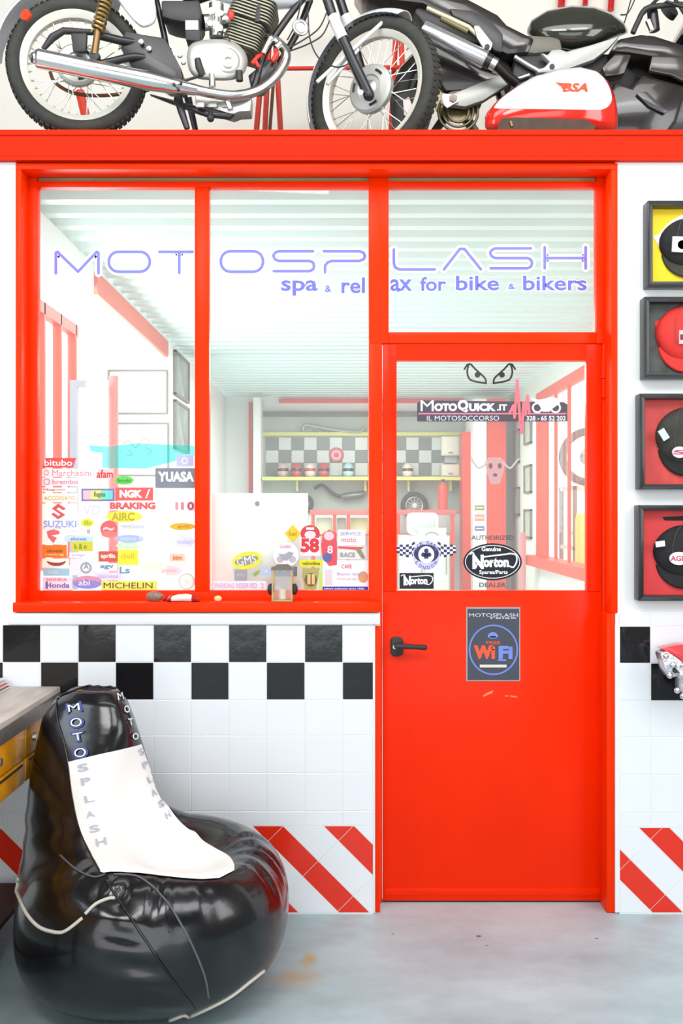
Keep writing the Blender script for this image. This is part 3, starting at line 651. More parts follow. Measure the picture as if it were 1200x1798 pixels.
    g = G(); T1(g, [(347, 104, -.15), (350, 118, -.155), (356, 132, -.15)], [5.5, 6.5, 5.5]); g.build('gear_pedal', BLACKM, r); g = G(); T1(g, [(356, 132, -.14), (330, 140, -.14), (300, 146, -.13)], 2.4); g.build('pedal_arm', BLACKP, r)
    g = G(); T1(g, [(372, 130, -.13), (373, 152, -.13)], [5, 6]); g.build('oil_filler', CHROME, r)
    g = G(); T1(g, [(420, 125, -.125), (421, 142, -.125)], [6, 6]); g.build('breather', BLACKM, r)
    # carburettor
    g = G(); g.rod(P1(358, 40, -.03), P1(405, 36, -.03), 14*k, 12*k, 18); T1(g, [(380, 8, -.04), (380, 66, -.04)], [13, 12], 16); ca = g.build('carburettor', ALU, r)
    for a_, b_, rr_ in ((372, 20, 6), (388, 24, 5), (370, 42, 5), (386, 50, 6), (394, 40, 4)):
        G().lathe([(0, -.008), (rr_*k, -.006), (rr_*k, .01)], P1(a_, b_, -.095), (0, 1, 0), 12).build('screw', CHROME if rr_ > 4 else BLACKM, ca)
    G().ball(P1(406, 26, -.12), (6*k, .01, 9*k), 12, 8).build('red_cap', mat('red rubber cap', (222, 50, 34), .4), ca)
    g = G(); PR1(g, [(283, 0), (350, 0), (352, 30), (345, 42), (300, 34), (284, 28)], -.09, .07); g.build('airbox', BLACKM, r, bevel=.008)
    g = G(); PR1(g, [(324, 34), (350, 34), (352, 72), (326, 70)], -.10, -.02); bx_ = g.build('battery_box', BLACKM, r, bevel=.005); g = G(); PR1(g, [(326, 36), (348, 36), (348, 52), (326, 52)], -.103, -.099); g.build('box_label', ALU, bx_)
    # frame
    for pts, rr_, nm_ in (([(272, -10), (288, 60), (302, 142)], 5.5, 'frame_tube'), ([(540, -12, -.05), (505, 32, -.06), (466, 92, -.06), (448, 150, -.06), (436, 170, -.05)], 6, 'frame_tube'), ([(545, 0, .05), (520, 62, .06), (486, 118, .06), (470, 150, .06)], 6, 'frame_tube'),
                         ([(165, 60, -.07), (215, 72, -.06), (255, 78, -.05), (300, 92, -.04)], 7, 'frame_tube'), ([(140, 118, -.075), (190, 110, -.075), (240, 100, -.07), (290, 112, -.05)], 7, 'swingarm'), ([(140, 118, .075), (190, 110, .075), (240, 100, .07), (290, 112, .05)], 7, 'swingarm'),
                         ([(300, 20, .02), (380, -12, .02), (520, -40, .02)], 8, 'frame_tube')):
        g = G(); T1(g, pts, rr_, 12, sm=4); g.build(nm_, BLACKP, r, smooth=60)
    g = G(); PR1(g, [(218, 52), (250, 60), (290, 66), (318, 120), (322, 150), (290, 146), (262, 128), (228, 112), (212, 84)], -.085, .05); g.build('frame_plate', BLACKP, r, bevel=.006)
    for a_, b_ in ((303, 98), (316, 97), (262, 86), (322, 109), (248, 74)):
        G().lathe([(0, -.007), (4.2*k, -.005), (4.6*k, .004)], P1(a_, b_, -.09), (0, 1, 0), 10).build('frame_bolt', CHROME, r)
    g = G(); T1(g, [(76, 86, -.06), (92, 66, -.06), (112, 54, -.06), (165, 57, -.06), (216, 70, -.06)], [4, 7, 6, 5, 5], sm=0); g.build('chain_guard', BLACKM, r)
    g = G(); PR1(g, [(124, 58), (152, 58), (150, 90), (128, 90)], -.085, -.06); g.build('bracket', BLACKM, r, bevel=.003)
    g = G(); T1(g, [(88, 126, .06), (96, 144, .06), (120, 160, .06), (150, 167, .06), (195, 167, .06), (262, 158, .05)], 3.2, 8, sm=4); g.build('drive_chain', BROWNM, r)
    # shock absorbers with brass springs
    for o in (-.10, .10):
        g = G(); T1(g, [(166, 96, o), (172, 52, o)], 6, 14); T1(g, [(172, 52, o), (196, -40, o)], 5, 12); sh = g.build('shock_absorber', BLACKP if o > 0 else mat('bronze damper body', (132, 104, 70), .4, .7), r)
        g = G(); pts = []
        a_ = P1(171, 56, o); b_ = P1(193, -26, o); d = (b_-a_).normalized(); s_ = d.cross(Vector((0, 1, 0))).normalized(); t_ = Vector((0, 1, 0))
        for i in range(11*12+1):
            q = i/(11*12); pts.append(a_+(b_-a_)*q+(s_*math.cos(i*2*PI/12)+t_*math.sin(i*2*PI/12))*10*k)
        g.tube(pts, 2.4*k, 6); g.build('spring', BRASS, sh)
    g = G(); g.lathe([(0, -.01), (9*k, -.008), (9*k, .02)], P1(166, 98, -.1), (0, 1, 0), 16); g.build('shock_mount', BLACKM, r)
    # side panel, tank, seat, handlebar, lamp
    def shell(name, outline, o0, m, depth=.03, both=True):
        for sg in ((1, -1) if both else (1,)):
            cx = sum(p[0] for p in outline)/len(outline); cy = sum(p[1] for p in outline)/len(outline); g = G(); rings = []
            for s_, q in ((1, 0), (.97, .5), (.85, .85), (.55, 1), (.05, 1.04)):
                rings.append([P1(cx+(x-cx)*s_, cy+(y-cy)*s_, sg*(-o0-depth*q)) for x, y in outline])
            g.loft(rings); o_ = g.build(name, m, r, smooth=60)
    shell('side_panel', spline([(203, -14), (262, -22), (272, 4), (275, 28), (270, 42), (252, 49), (238, 40), (224, 24), (208, 2), (203, -14)], 3)[:-1], .07, SILV)
    g = G(); rings = []
    for px_, t_, b_, w_ in ((372, -62, -8, .03), (380, -92, 2, .075), (420, -112, 12, .105), (470, -122, 18, .12), (515, -112, 16, .115), (545, -90, 0, .08), (556, -70, -20, .03)):
        rings.append([P1(px_, (t_+b_)/2-(t_-b_)/2*-math.sin(a_)*1.0, w_*math.copysign(abs(math.cos(a_))**.7, math.cos(a_))) for a_ in [2*PI*i/20 for i in range(20)]])
    g.loft(rings); g.build('fuel_tank', SILV, r, smooth=70)
    g = G(); rings = []
    for px_, t_, b_, w_ in ((120, -58, -40, .06), (132, -70, -34, .1), (200, -72, -30, .125), (290, -64, -24, .12), (360, -62, -14, .10), (382, -58, -14, .06)):
        rings.append([P1(px_, (t_+b_)/2+(b_-t_)/2*math.sin(a_), w_*math.copysign(abs(math.cos(a_))**.6, math.cos(a_))) for a_ in [2*PI*i/16 for i in range(16)]])
    g.loft(rings); g.build('seat', mat('black seat vinyl', (24, 24, 26), .45, bump=.2), r, smooth=70)
    g = G(); T1(g, [(545, -140, -.34), (562, -150, -.2), (572, -128, -.05), (572, -128, .05), (562, -150, .2), (545, -140, .34)], 5, 12, sm=5); g.build('handlebar', CHROME, r)
    for o in (-.36, .30): G().rod(P1(543, -140, o), P1(547, -141, o+.08), .016, n=12).build('grip', BLACKM, r)
    g = G(); g.lathe([(0, -.06), (.05, -.05), (.08, 0), (.085, .03), (.0, .035)], P1(600, -92, 0), (1, .25, 0), 28); g.build('headlight', CHROME, r)
    g = G(); g.rod(P1(556, -40, -.11), P1(562, -52, .12), .02, n=14); g.rod(P1(544, -100, -.09), P1(550, -100, .1), .018, n=14); g.build('fork_yoke', BLACKP, r)
    # cables, horn, wiring
    for pts in ([(575, 20, -.1), (560, 50, -.1), (530, 72, -.09), (500, 88, -.08)], [(580, 34, -.1), (566, 62, -.1), (540, 78, -.09), (508, 90, -.08)], [(541, 20, -.08), (545, 70, -.09), (562, 104, -.1), (592, 118, -.11), (612, 112, -.11)], [(530, 0, -.08), (520, 40, -.08), (505, 70, -.09)], [(385, 55, -.1), (398, 60, -.11), (404, 72, -.12)]):
        g = G(); T1(g, pts, 1.3, 6, sm=6); g.build('cable', BLACKM, r)
    g = G(); g.torus(P1(528, 48, -.09), (-.3, 1, 0), 12*k, 3.5*k, 24, 8); g.lathe([(0, -.004), (10*k, 0), (12*k, .02)], P1(528, 48, -.09), (-.3, 1, 0), 20); g.build('horn', ALU, r)
    rl = mat('red rubber cap', (222, 50, 34), .4)
    for pts, rr_ in (([(443, 112, -.1), (452, 100, -.1), (462, 96, -.1)], 3.6), ([(478, 108, -.1), (488, 92, -.1)], 4.2), ([(448, 106, -.1), (455, 118, -.1)], 3)):
        g = G(); T1(g, pts, rr_, 8); g.build('red_sleeve', rl, r)
    g = G(); T1(g, [(462, 94, -.12), (474, 70, -.12)], 4.6, 12); g.ball(P1(476, 68, -.12), 6*k); T1(g, [(485, 84, -.12), (492, 76, -.12)], 5, 12); g.build('chrome_link', CHROME, r)
    g = G(); PR1(g, [(436, 132), (470, 104), (486, 100), (480, 126), (460, 148), (440, 150)], -.07, .05); g.build('engine_mount', BLACKP, r, bevel=.004)
    return r
b1 = motorcycle_one()
# ------------------------------------------------------------------ black sports motorcycle
def motorcycle_two():
    yb = .50; k = K(yb)
    r = thing('motorcycle', (W(1000, 0, yb).x, yb, DZ+.0), 'black sports motorcycle with silver silencers and grey frame behind the red and white tank', 'motorcycle')
    P = lambda a, b, o=0: W(a, b, yb+o)
    def pr(name, poly, o0, o1, m, bv=.006, parent=None): return G().pprism(poly, yb+o0, yb+o1).build(name, m, parent or r, bevel=bv)
    def tb(name, pts, rr_, m, n=14, sm=0, parent=None):
        if sm: pts = spline(pts, sm)
        rs = [q*k for q in rr_] if isinstance(rr_, (list, tuple)) else rr_*k
        return G().tube([P(*p) for p in pts], rs, n).build(name, m, parent or r, smooth=60)
    def cast_wheel(cx, cy):
        R = 114*k; g = G(); hw = .065; prof = [(R-17*k+17*k*math.cos(a), hw*math.copysign(abs(math.sin(a))**.8, math.sin(a))) for a in [2*PI*i/18 for i in range(19)]]
        g.lathe(prof, P(cx, cy), (0, 1, 0), 64); w_ = g.build('tyre', mat('worn slick rubber', (46, 44, 38), .7, grain=.3, gscale=12, bump=.2), r)
        g = G(); Rr = 84*k; g.lathe([(Rr, -.055), (Rr-7*k, -.055), (Rr-10*k, -.02), (Rr-10*k, .02), (Rr-7*k, .055), (Rr, .055), (Rr, -.055)], P(cx, cy), (0, 1, 0), 64); g.build('rim', BLACKP, r)
        for i in range(5):
            a = 2*PI*i/5+.3; c = P(cx, cy); d = Vector((math.cos(a), 0, math.sin(a))); t = Vector((-d.z, 0, d.x)); q = lambda s_, e: [c+d*s_+t*e*u_+Vector((0, .018*v_, 0)) for u_, v_ in ((-1, -1), (1, -1), (1, 1), (-1, 1))]
            G().loft([q(.02, .024), q(Rr-8*k, .014)]).build('spoke', BLACKP, r, bevel=.003)
        g = G(); g.lathe([(0, -.07), (.03, -.07), (.045, -.04), (.045, .04), (.03, .07), (0, .07)], P(cx, cy), (0, 1, 0), 24); g.build('hub', BLACKP, r)
        g = G(); g.lathe([(.06, -.074), (.115, -.074), (.115, -.069), (.06, -.069), (.06, -.074)], P(cx, cy), (0, 1, 0), 48); g.build('brake_disc', mat('bronzed steel disc', (128, 116, 88), .35, .8, grain=.3), r)
    cast_wheel(800, 182); cast_wheel(1352, 196)
    g = G(); g.torus(P(805, 196, -.09), (0, 1, 0), 34*k, 2.4*k, 48, 6); g.torus(P(805, 196, -.092), (0, 1, 0), 26*k, 2.2*k, 48, 6); g.torus(P(805, 196, -.094), (0, 1, 0), 18*k, 2.4*k, 48, 6); g.build('sprocket_rings', mat('oiled chain steel', (108, 100, 78), .45, .7, grain=.3), r)
    pr('hugger', [(742, 66), (770, 78), (846, 120), (872, 128), (884, 134), (850, 146), (812, 158), (782, 160), (756, 130)], -.10, .10, FAIR, .01)
    # silencers
    tb('silencer', [(742, 52, -.22), (744, 53, -.22), (850, 104, -.22), (853, 105.5, -.22)], [14, 15, 15, 14], mat('brushed silver silencer', (214, 216, 222), .2, .85), 24)
    tb('silencer_ring', [(853, 105, -.22), (862, 110, -.22)], 12.5, BLACKP, 20); tb('silencer_ring', [(863, 110, -.22), (872, 115, -.22)], 11, CHROME, 20); tb('link_pipe', [(870, 112, -.22), (890, 132, -.2), (908, 146, -.18)], 8, mat('dark link pipe', (44, 42, 40), .4, .6), 16)
    tb('upper_rail', [(750, 14, -.20), (790, 32, -.2), (824, 48, -.2), (838, 62, -.2)], [4, 4.2, 4.2, 3.5], mat('pale brass rail', (216, 206, 164), .3, .6), 12)
    tb('lower_rail', [(775, 32, -.19), (822, 56, -.19)], 5, mat('olive silencer', (112, 108, 76), .4, .5), 12)
    pr('hanger', [(833, 45), (842, 44), (866, 76), (862, 88), (852, 88), (838, 66)], -.24, -.225, ALU, .003)
    G().lathe([(0, -.004), (4.5*k, -.002), (4.5*k, .006)], P(856, 82, -.245), (0, 1, 0), 14).build('hanger_bolt', BLACKM, r)
    # tail and seat
    pr('tail_fairing', [(620, -46), (700, -50), (800, -16), (838, 4), (876, 24), (892, 42), (924, 58), (942, 66), (930, 92), (892, 96), (868, 84), (850, 70), (828, 50), (780, 24), (742, 6), (690, 0), (640, -14)], -.13, .13, FAIR, .02)
    pr('tail_panel', [(790, 14), (830, 18), (862, 34), (884, 60), (882, 92), (868, 88), (852, 66), (826, 42), (796, 28)], -.155, -.13, mat('dark grey plastic', (52, 50, 52), .4), .006)
    pr('inner_tail', [(735, 4), (790, 22), (832, 52), (846, 74), (838, 76), (800, 66), (745, 42), (728, 20)], -.09, .09, BLACKM, .01)
    # swing arm, frame
    pr('swingarm', [(784, 166), (800, 162), (878, 131), (893, 148), (850, 176), (818, 187), (784, 183), (792, 176)], -.135, -.095, GREYP, .006)
    pr('swingarm', [(784, 166), (878, 131), (893, 148), (818, 187), (784, 183)], .095, .135, GREYP, .006)
    pr('axle_plate', [(776, 163), (800, 166), (806, 178), (786, 190), (774, 180)], -.15, -.136, ALU, .003)
    G().lathe([(0, -.008), (7*k, -.006), (8*k, .006)], P(796, 173, -.15), (0, 1, 0), 6).build('axle_nut', mat('dull nut', (120, 108, 100), .4, .8), r)
    pr('main_frame', [(1089, 63), (1040, 78), (996, 90), (984, 86), (970, 87), (962, 96), (950, 92), (966, 108), (956, 118), (942, 122), (946, 128), (968, 126), (1000, 120), (1044, 104), (1070, 84)], -.16, -.12, GREYP, .005)
    pr('main_frame', [(1089, 63), (1040, 78), (970, 87), (966, 108), (946, 128), (968, 126), (1000, 120), (1044, 104), (1070, 84)], .12, .16, GREYP, .005)
    G().lathe([(0, -.003), (4.5*k, -.003), (4.5*k, .006)], P(970, 117, -.161), (0, 1, 0), 16).build('frame_plug', BLACKM, r)
    tb('sub_frame', [(904, 100, -.13), (930, 116, -.13), (952, 128, -.13)], 4.5, ALU); tb('sub_frame', [(892, 130, -.12), (906, 140, -.12), (930, 132, -.12)], 4, ALU)
    pr('seat', [(888, 66), (930, 60), (984, 64), (990, 88), (940, 94), (905, 90)], -.12, .12, mat('grey seat vinyl', (104, 102, 90), .5, bump=.2), .015)
    pr('engine', [(905, 96), (985, 92), (1080, 92), (1120, 130), (1110, 232), (900, 232), (880, 190), (896, 150)], -.11, .14, BLACKM, .02)
    # tank
    g = G(); rings = []
    for px_, t_, b_, w_ in ((926, 50, 60, .02), (934, 34, 66, .07), (962, 17, 84, .12), (1005, 9, 90, .145), (1044, 11, 84, .145), (1074, 22, 70, .12), (1096, 38, 62, .08), (1103, 52, 58, .02)):
        rings.append([P(px_, (t_+b_)/2+(b_-t_)/2*math.sin(a_), w_*math.copysign(abs(math.cos(a_))**.65, math.cos(a_))) for a_ in [2*PI*i/24 for i in range(24)]])
    g.loft(rings); g.build('fuel_tank', OLIVE, r, smooth=70)
    # fairing
    pr('upper_fairing', [(1086, 66), (1126, 58), (1150, 60), (1200, 76), (1270, 90), (1310, 130), (1250, 150), (1190, 132), (1150, 100), (1100, 92), (1072, 90)], -.19, .19, FAIR, .02)
    pr('side_fairing', [(1146, 96), (1200, 98), (1262, 110), (1248, 146), (1200, 142), (1180, 132), (1140, 124)], -.205, -.185, mat('brown black fairing', (52, 46, 42), .25, coat=.5), .008)
    pr('lower_fairing', [(1082, 140), (1110, 150), (1130, 128), (1180, 142), (1210, 150), (1190, 214), (1168, 240), (1070, 240), (1060, 190)], -.185, .185, FAIR, .02)
    pr('fairing_edge', [(1118, 164), (1136, 160), (1166, 188), (1176, 192), (1168, 200), (1140, 186)], -.20, -.185, mat('grey black edge', (66, 64, 68), .3, coat=.4), .004)
    pr('radiator_shroud', [(1058, 118), (1082, 92), (1108, 86), (1110, 96), (1098, 128), (1084, 132), (1064, 134)], -.17, -.11, mat('dark shroud', (48, 42, 38), .25, coat=.4), .006)
    pr('belly_pan', [(1172, 190), (1210, 160), (1300, 170), (1290, 240), (1164, 240)], -.17, .17, BLACKP, .02)
    # cockpit
    tb('fork_clamp', [(1146, 20, -.16), (1150, 54, -.16)], [9, 9], BLACKP); tb('clamp_cap', [(1139, 36, -.19), (1146, 53, -.19)], 5.5, CHROME)
    tb('clip_on_bar', [(1112, 58, -.2), (1120, 40, -.2), (1134, 16, -.2), (1162, 10, -.2), (1196, 8, -.2), (1230, 14, -.2)], 4.5, BLACKM, 12, 4); tb('brake_lever', [(1170, 2, -.23), (1200, 12, -.24), (1240, 22, -.25)], 2.4, BLACKP, 8, 4)
    tb('cockpit_stay', [(1130, 24, -.12), (1158, -4, -.1), (1176, -14, -.1), (1206, 30, -.1)], 3, BLACKM, 10, 4); tb('instrument', [(1172, 22, 0), (1180, 14, -.02)], [18, 16], BLACKM, 20)
    tb('cable', [(1097, 40, -.1), (1104, 16, -.1), (1112, -14, -.1)], 1.2, BLACKM, 6, 5); tb('cable', [(1090, 26, -.12), (1104, 22, -.12), (1120, -12, -.12)], 1.1, BLACKM, 6, 5)
    pr('windscreen', [(1196, 60), (1240, -20), (1252, -22), (1270, 84)], -.15, .15, mat('smoked screen', (26, 28, 30), .1, coat=.6), .02)
    # markings behind the wheel
    pr('sticker', [(708, 176), (718, 170), (724, 184), (722, 204), (710, 202)], -.14, -.13, mat('white red sticker', (238, 226, 226), .4), .001)
    pr('belly_fairing', [(690, 170), (736, 150), (760, 200), (750, 232), (690, 232)], -.12, -.10, BLACKM, .005)
    return r
b2 = motorcycle_two()
# wooden block that lifts the black bike's rear wheel, hidden behind the beam
zb0 = W(0, 182+114, .5).z
for x, lb in ((800, 'low wooden block under the rear tyre of the black motorcycle'), (1352, 'low wooden block under the front tyre of the black motorcycle')):
    zt_ = W(0, (182 if x == 800 else 196)+114, .5).z; a_ = W(x-30, 0, .5).x; b_ = W(x+30, 0, .5).x
    if zt_-DZ > .01: tag(G().box(a_, b_, .4, .6, DZ, zt_-.002).build('wooden_block', BROWNM, bevel=.003), lb, 'block')
# ------------------------------------------------------------------ red and white spare tank lying on the beam
ty = .13; P = lambda a, b, o=0: W(a, b, ty+o)
tk = thing('spare_fuel_tank', (W(965, 0, ty).x, ty, DZ), 'red and white spare fuel tank with winged red letters lying on the red beam', 'fuel tank')
TRED = mat('tank red lacquer', (226, 38, 20), .16, coat=.7); TWH = mat('tank white lacquer', (226, 230, 228), .2, coat=.6)
g = G(); rings = []
for px_, t_, b_, w_ in ((852, 206, 224, .02), (856, 196, 228, .05), (870, 180, 231, .075), (900, 156, 231, .10), (940, 134, 231, .115), (985, 121, 231, .12), (1020, 118, 231, .115), (1048, 124, 231, .105), (1068, 142, 231, .085), (1080, 166, 230, .06), (1085, 190, 222, .03)):
    rings.append([P(px_, (t_+b_)/2+(b_-t_)/2*math.copysign(abs(math.sin(a_))**.75, math.sin(a_)), w_*math.copysign(abs(math.cos(a_))**.75, math.cos(a_))) for a_ in [2*PI*i/32 for i in range(32)]])
g.loft(rings); mn = min(p.z for p in g.v)
for p in g.v: p.z = max(p.z, DZ+.001)
g.build('tank_body', TRED, tk, smooth=80); tv = g.bvh(); RC[:] = [980, 180]
wp = patch(tv, [((962, 122.5), (1020, 120)), ((930, 139), (1048, 127)), ((902, 158), (1064, 143)), ((882, 173), (1072, 160)), ((871, 185), (1074, 176)), ((869, 190), (1067, 188)), ((876, 191), (1056, 193))], nu=40, lift=.002, sub=5)
wp.build('white_panel', TWH, tk, smooth=80)
BR_ = flatm('red tank letters', (226, 74, 36))
def drape2(s, x0, y0, x1, y1, m, shear=.3, bold=.04, poly=None, name='lettering'):
    g = G()
    if poly: pts, f_ = [tuple(p) for p in poly], [tuple(range(len(poly)))]
    else:
        v_, f_ = text2d(s, bold, shear); pts = [(x0+a*(x1-x0), y0+b*(y1-y0)) for a, b in v_]
    g.add([ray(tv, a, b, .0045) for a, b in pts], f_); g.build(name, m, tk)
drape2('BSA', 987, 147, 1032, 162, BR_)
for pl in ([(974, 146), (1000, 148), (999, 151), (984, 150)], [(979, 150), (998, 152), (996, 155), (988, 154)], [(984, 154), (995, 156), (990, 158)]): drape2('', 0, 0, 0, 0, BR_, poly=pl, name='wing_mark')
g = G(); g.pprism([(880, 208), (905, 206), (1030, 210), (1046, 221), (1044, 231), (872, 231)], ty-.122, ty-.112); g.build('tunnel_shade', mat('dark tunnel', (66, 44, 26), .6, grain=.3), tk)  # dark plate stands in for the shaded recess under the tank
G().rod(P(897, 213, -.125), P(900, 222, -.125), .006, n=8).build('fuel_tap', BRASS, tk)
# ------------------------------------------------------------------ red trestle and bars behind
SR = mat('stand red enamel', (226, 58, 32), .4)
o = thing('steel_trestle', (W(480, 0, 1.2).x, 1.2, DZ), 'red steel trestle with splayed legs behind the classic motorcycle', 'trestle')
def TT(name, pts, rr_, m=SR, par=o, y=1.2): g = G(); g.tube([W(a, b, y+(c[0] if c else 0)) for a, b, *c in pts], rr_*K(y), 10); g.build(name, m, par)
BOT = 899-(DZ-EYE)/K(1.2)
for a_, b_, c_ in ((478, 498, .0), (478, 458, .12), (474, 446, -.1), (700, 716, .0), (700, 684, .12)):
    g = G(); g.tube([W(a_, -34, 1.2+c_*.2), Vector((W(b_+(b_-a_)*.2, 0, 1.2).x, 1.2+c_, DZ))], 5*K(1.2), 10); g.build('leg', SR, o)
g = G(); g.tube([W(464, -34, 1.2), W(708, -34, 1.2)], 5*K(1.2), 10); g.build('top_bar', SR, o); g = G(); g.tube([W(452, 121, 1.21), W(712, 118, 1.21)], 3.6*K(1.2), 10); g.build('cross_bar', SR, o)
g = G(); g.tube([W(480, 150, 1.16), Vector((W(462, 0, 1.16).x, 1.16, DZ))], 3*K(1.2), 8); g.build('rusty_prop', BROWNM, o)
o = thing('wall_rack', W(1030, -60, 1.74), 'red bars of a rack hanging on the cream wall above the black fuel tank', 'rack')
for a_, b_, w_ in ((986, 12, 7), (1028, 9, 5), (1073, 18, 6)): g = G(); g.tube([W(a_+6, -70, 1.72), W(a_, b_, 1.70)], w_*K(1.7)*.9, 10); g.build('bar', mat('deep red bar', (206, 28, 34), .4), o)
g = G(); g.tube([W(960, -70, 1.73), W(1100, -70, 1.73)], 6*K(1.7), 10); g.build('rail', mat('deep red bar', (206, 28, 34), .4), o)
o = thing('prop_stick', (W(160, 0, .9).x, .9, DZ), 'short slanting red steel prop seen through the rear wheel', 'prop')
g = G(); g.tube([W(140, 160, .9), Vector((W(185, 0, .9).x, .9, DZ))], 8*K(.9), 8); g.build('bar', SR, o); g = G(); g.box(W(120, 0, .9).x, W(205, 0, .9).x, .86, .94, DZ, DZ+.012); g.build('foot', SR, o)
# ------------------------------------------------------------------ writing and stickers on the panes
GS = .125                                     # front face of the window panes
BLU = flatm('lavender blue vinyl', (128, 128, 222)); VW = flatm('white vinyl', (250, 250, 255))
def letter(name, strokes, label, y=GS, discs=True, clipx=None):
    c = W(sum(p[0] for p in strokes[0])/len(strokes[0]), max(p[1] for p in strokes[0]), y)
    o = thing(name, c, label, 'lettering', 'large shop name letters on the glass')
    a = G(); b = G()
    for s in strokes: ribbon(a, s, 13, y-.0009, .0006); ribbon(b, s, 5, y-.0020, .0006)
    a.build('outline', VW, o); b.build('stroke', BLU, o)
letter('vinyl_letter', [[(98, 480), (98, 444), (101, 442), (137, 477), (170, 442), (173, 444), (173, 480)]], 'large lavender letter M at the left end of the shop name')
letter('vinyl_letter', [rrect(191, 442, 263, 477, 17)+[(246, 442)]], 'large lavender letter O between the M and the T on the left pane')
letter('vinyl_letter', [[(280, 442), (338, 442)], [(315, 442), (315, 479)]], 'large lavender letter T at the right of the left pane')
letter('vinyl_letter', [rrect(388, 441, 462, 477, 17)+[(445, 441)]], 'large lavender letter O at the left of the middle pane')
S1 = lambda x0, x1, y: [(x1, y), (x0+9, y), (x0+3, y+3), (x0, y+8), (x0+3, y+14), (x0+9, y+17), (x1-6, y+17), (x1, y+20), (x1+2, y+26), (x1, y+32), (x1-6, y+35), (x0+1, y+35)]
letter('vinyl_letter', [S1(480, 550, 441)], 'large lavender letter S on the middle pane')
letter('vinyl_letter', [[(569, 441), (632, 441), (639, 444), (641, 450), (639, 455), (632, 458), (583, 458), (575, 461), (571, 467), (571, 478)]], 'large lavender letter P at the right of the middle pane')
letter('vinyl_letter', [[(692, 438), (692, 462), (694, 469), (701, 473), (764, 473)]], 'large lavender letter L above the door')
letter('vinyl_letter', [[(780, 473), (808, 437), (816, 437), (845, 473)]], 'large lavender letter A without crossbar above the door')
letter('vinyl_letter', [S1(861, 933, 436)], 'large lavender letter S above the door')
letter('vinyl_letter', [[(957, 434), (957, 471)], [(957, 453), (1029, 453)], [(1029, 434), (1029, 471)]], 'large lavender letter H at the right end of the shop name')
def words(items, label, parent=None):
    o = thing('vinyl_lettering', W(items[0][1], items[0][4], GS), label, 'lettering')
    for s, x0, y0, x1, y1 in items:
        g = G(); text(g, s, x0-1.5, y0-1.5, x1+1.5, y1+1.5, GS-.0006, .05); g.build('outline', VW, o)
        g = G(); text(g, s, x0, y0, x1, y1, GS-.0016, .02); g.build('lettering', flatm('violet blue vinyl', (112, 116, 214)), o)
words([('spa', 494, 492, 558, 519), ('&', 571, 501, 582, 513), ('rel', 600, 487, 641, 515)], 'small lavender words spa and rel under the shop name on the middle pane')
words([('ax', 686, 490, 724, 511), ('for', 738, 486, 784, 511), ('bike', 801, 484, 877, 510), ('&', 893, 498, 905, 508), ('bikers', 919, 484, 1031, 510)], 'small lavender words ax for bike and bikers above the door')
# stickers: (shape, x0,y0,x1,y1, rgb, [(text, x0,y0,x1,y1, rgb)], label)
cnt = [0]
def sticker(shape, x0, y0, x1, y1, rgb, items, label, name='sticker', gy=GS, extra=None, grp='stickers on the left pane', rot=0, cat='sticker'):
    cx, cy = (x0+x1)/2, (y0+y1)/2; cnt[0] += 1; b = gy-.0009-.00005*(cnt[0] % 8)
    o = thing(name, W(cx, y1, gy), label, cat, grp); g = G()
    if shape == 'rect': P = rect(x0, y0, x1, y1)
    elif shape == 'oval': P = circ(cx, cy, (x1-x0)/2, (y1-y0)/2)
    elif shape == 'diamond': P = [(cx, y0), (x1, cy), (cx, y1), (x0, cy)]
    elif shape == 'slant': P = [(x0+6, y0), (x1, y0), (x1-6, y1), (x0, y1)]
    elif isinstance(shape, list): P = shape
    if rot:
        r = math.radians(rot); P = [(cx+(a-cx)*math.cos(r)-(q-cy)*math.sin(r), cy+(a-cx)*math.sin(r)+(q-cy)*math.cos(r)) for a, q in P]
    g.pprism(P, b, gy-.0002); g.build('backing', flatm('vinyl %d %d %d' % rgb, rgb), o)
    for i, it in enumerate(extra or []):
        g = G(); g.pprism(it[0], b-.0008-.0007*i, b-.0001); g.build(it[2] if len(it) > 2 else 'print', flatm('vinyl %d %d %d' % it[1], it[1]), o)
    ny = len(extra or [])
    for t in items:
        g = G(); text(g, t[0], t[1], t[2], t[3], t[4], b-.0010-.0007*ny, t[6] if len(t) > 6 else .014, 0, rot); g.build('lettering', flatm('ink %d %d %d' % t[5], t[5]), o)
    return o
R1 = (222, 82, 82); Wt = (250, 250, 250); PK = (222, 150, 160); GY = (178, 180, 190)
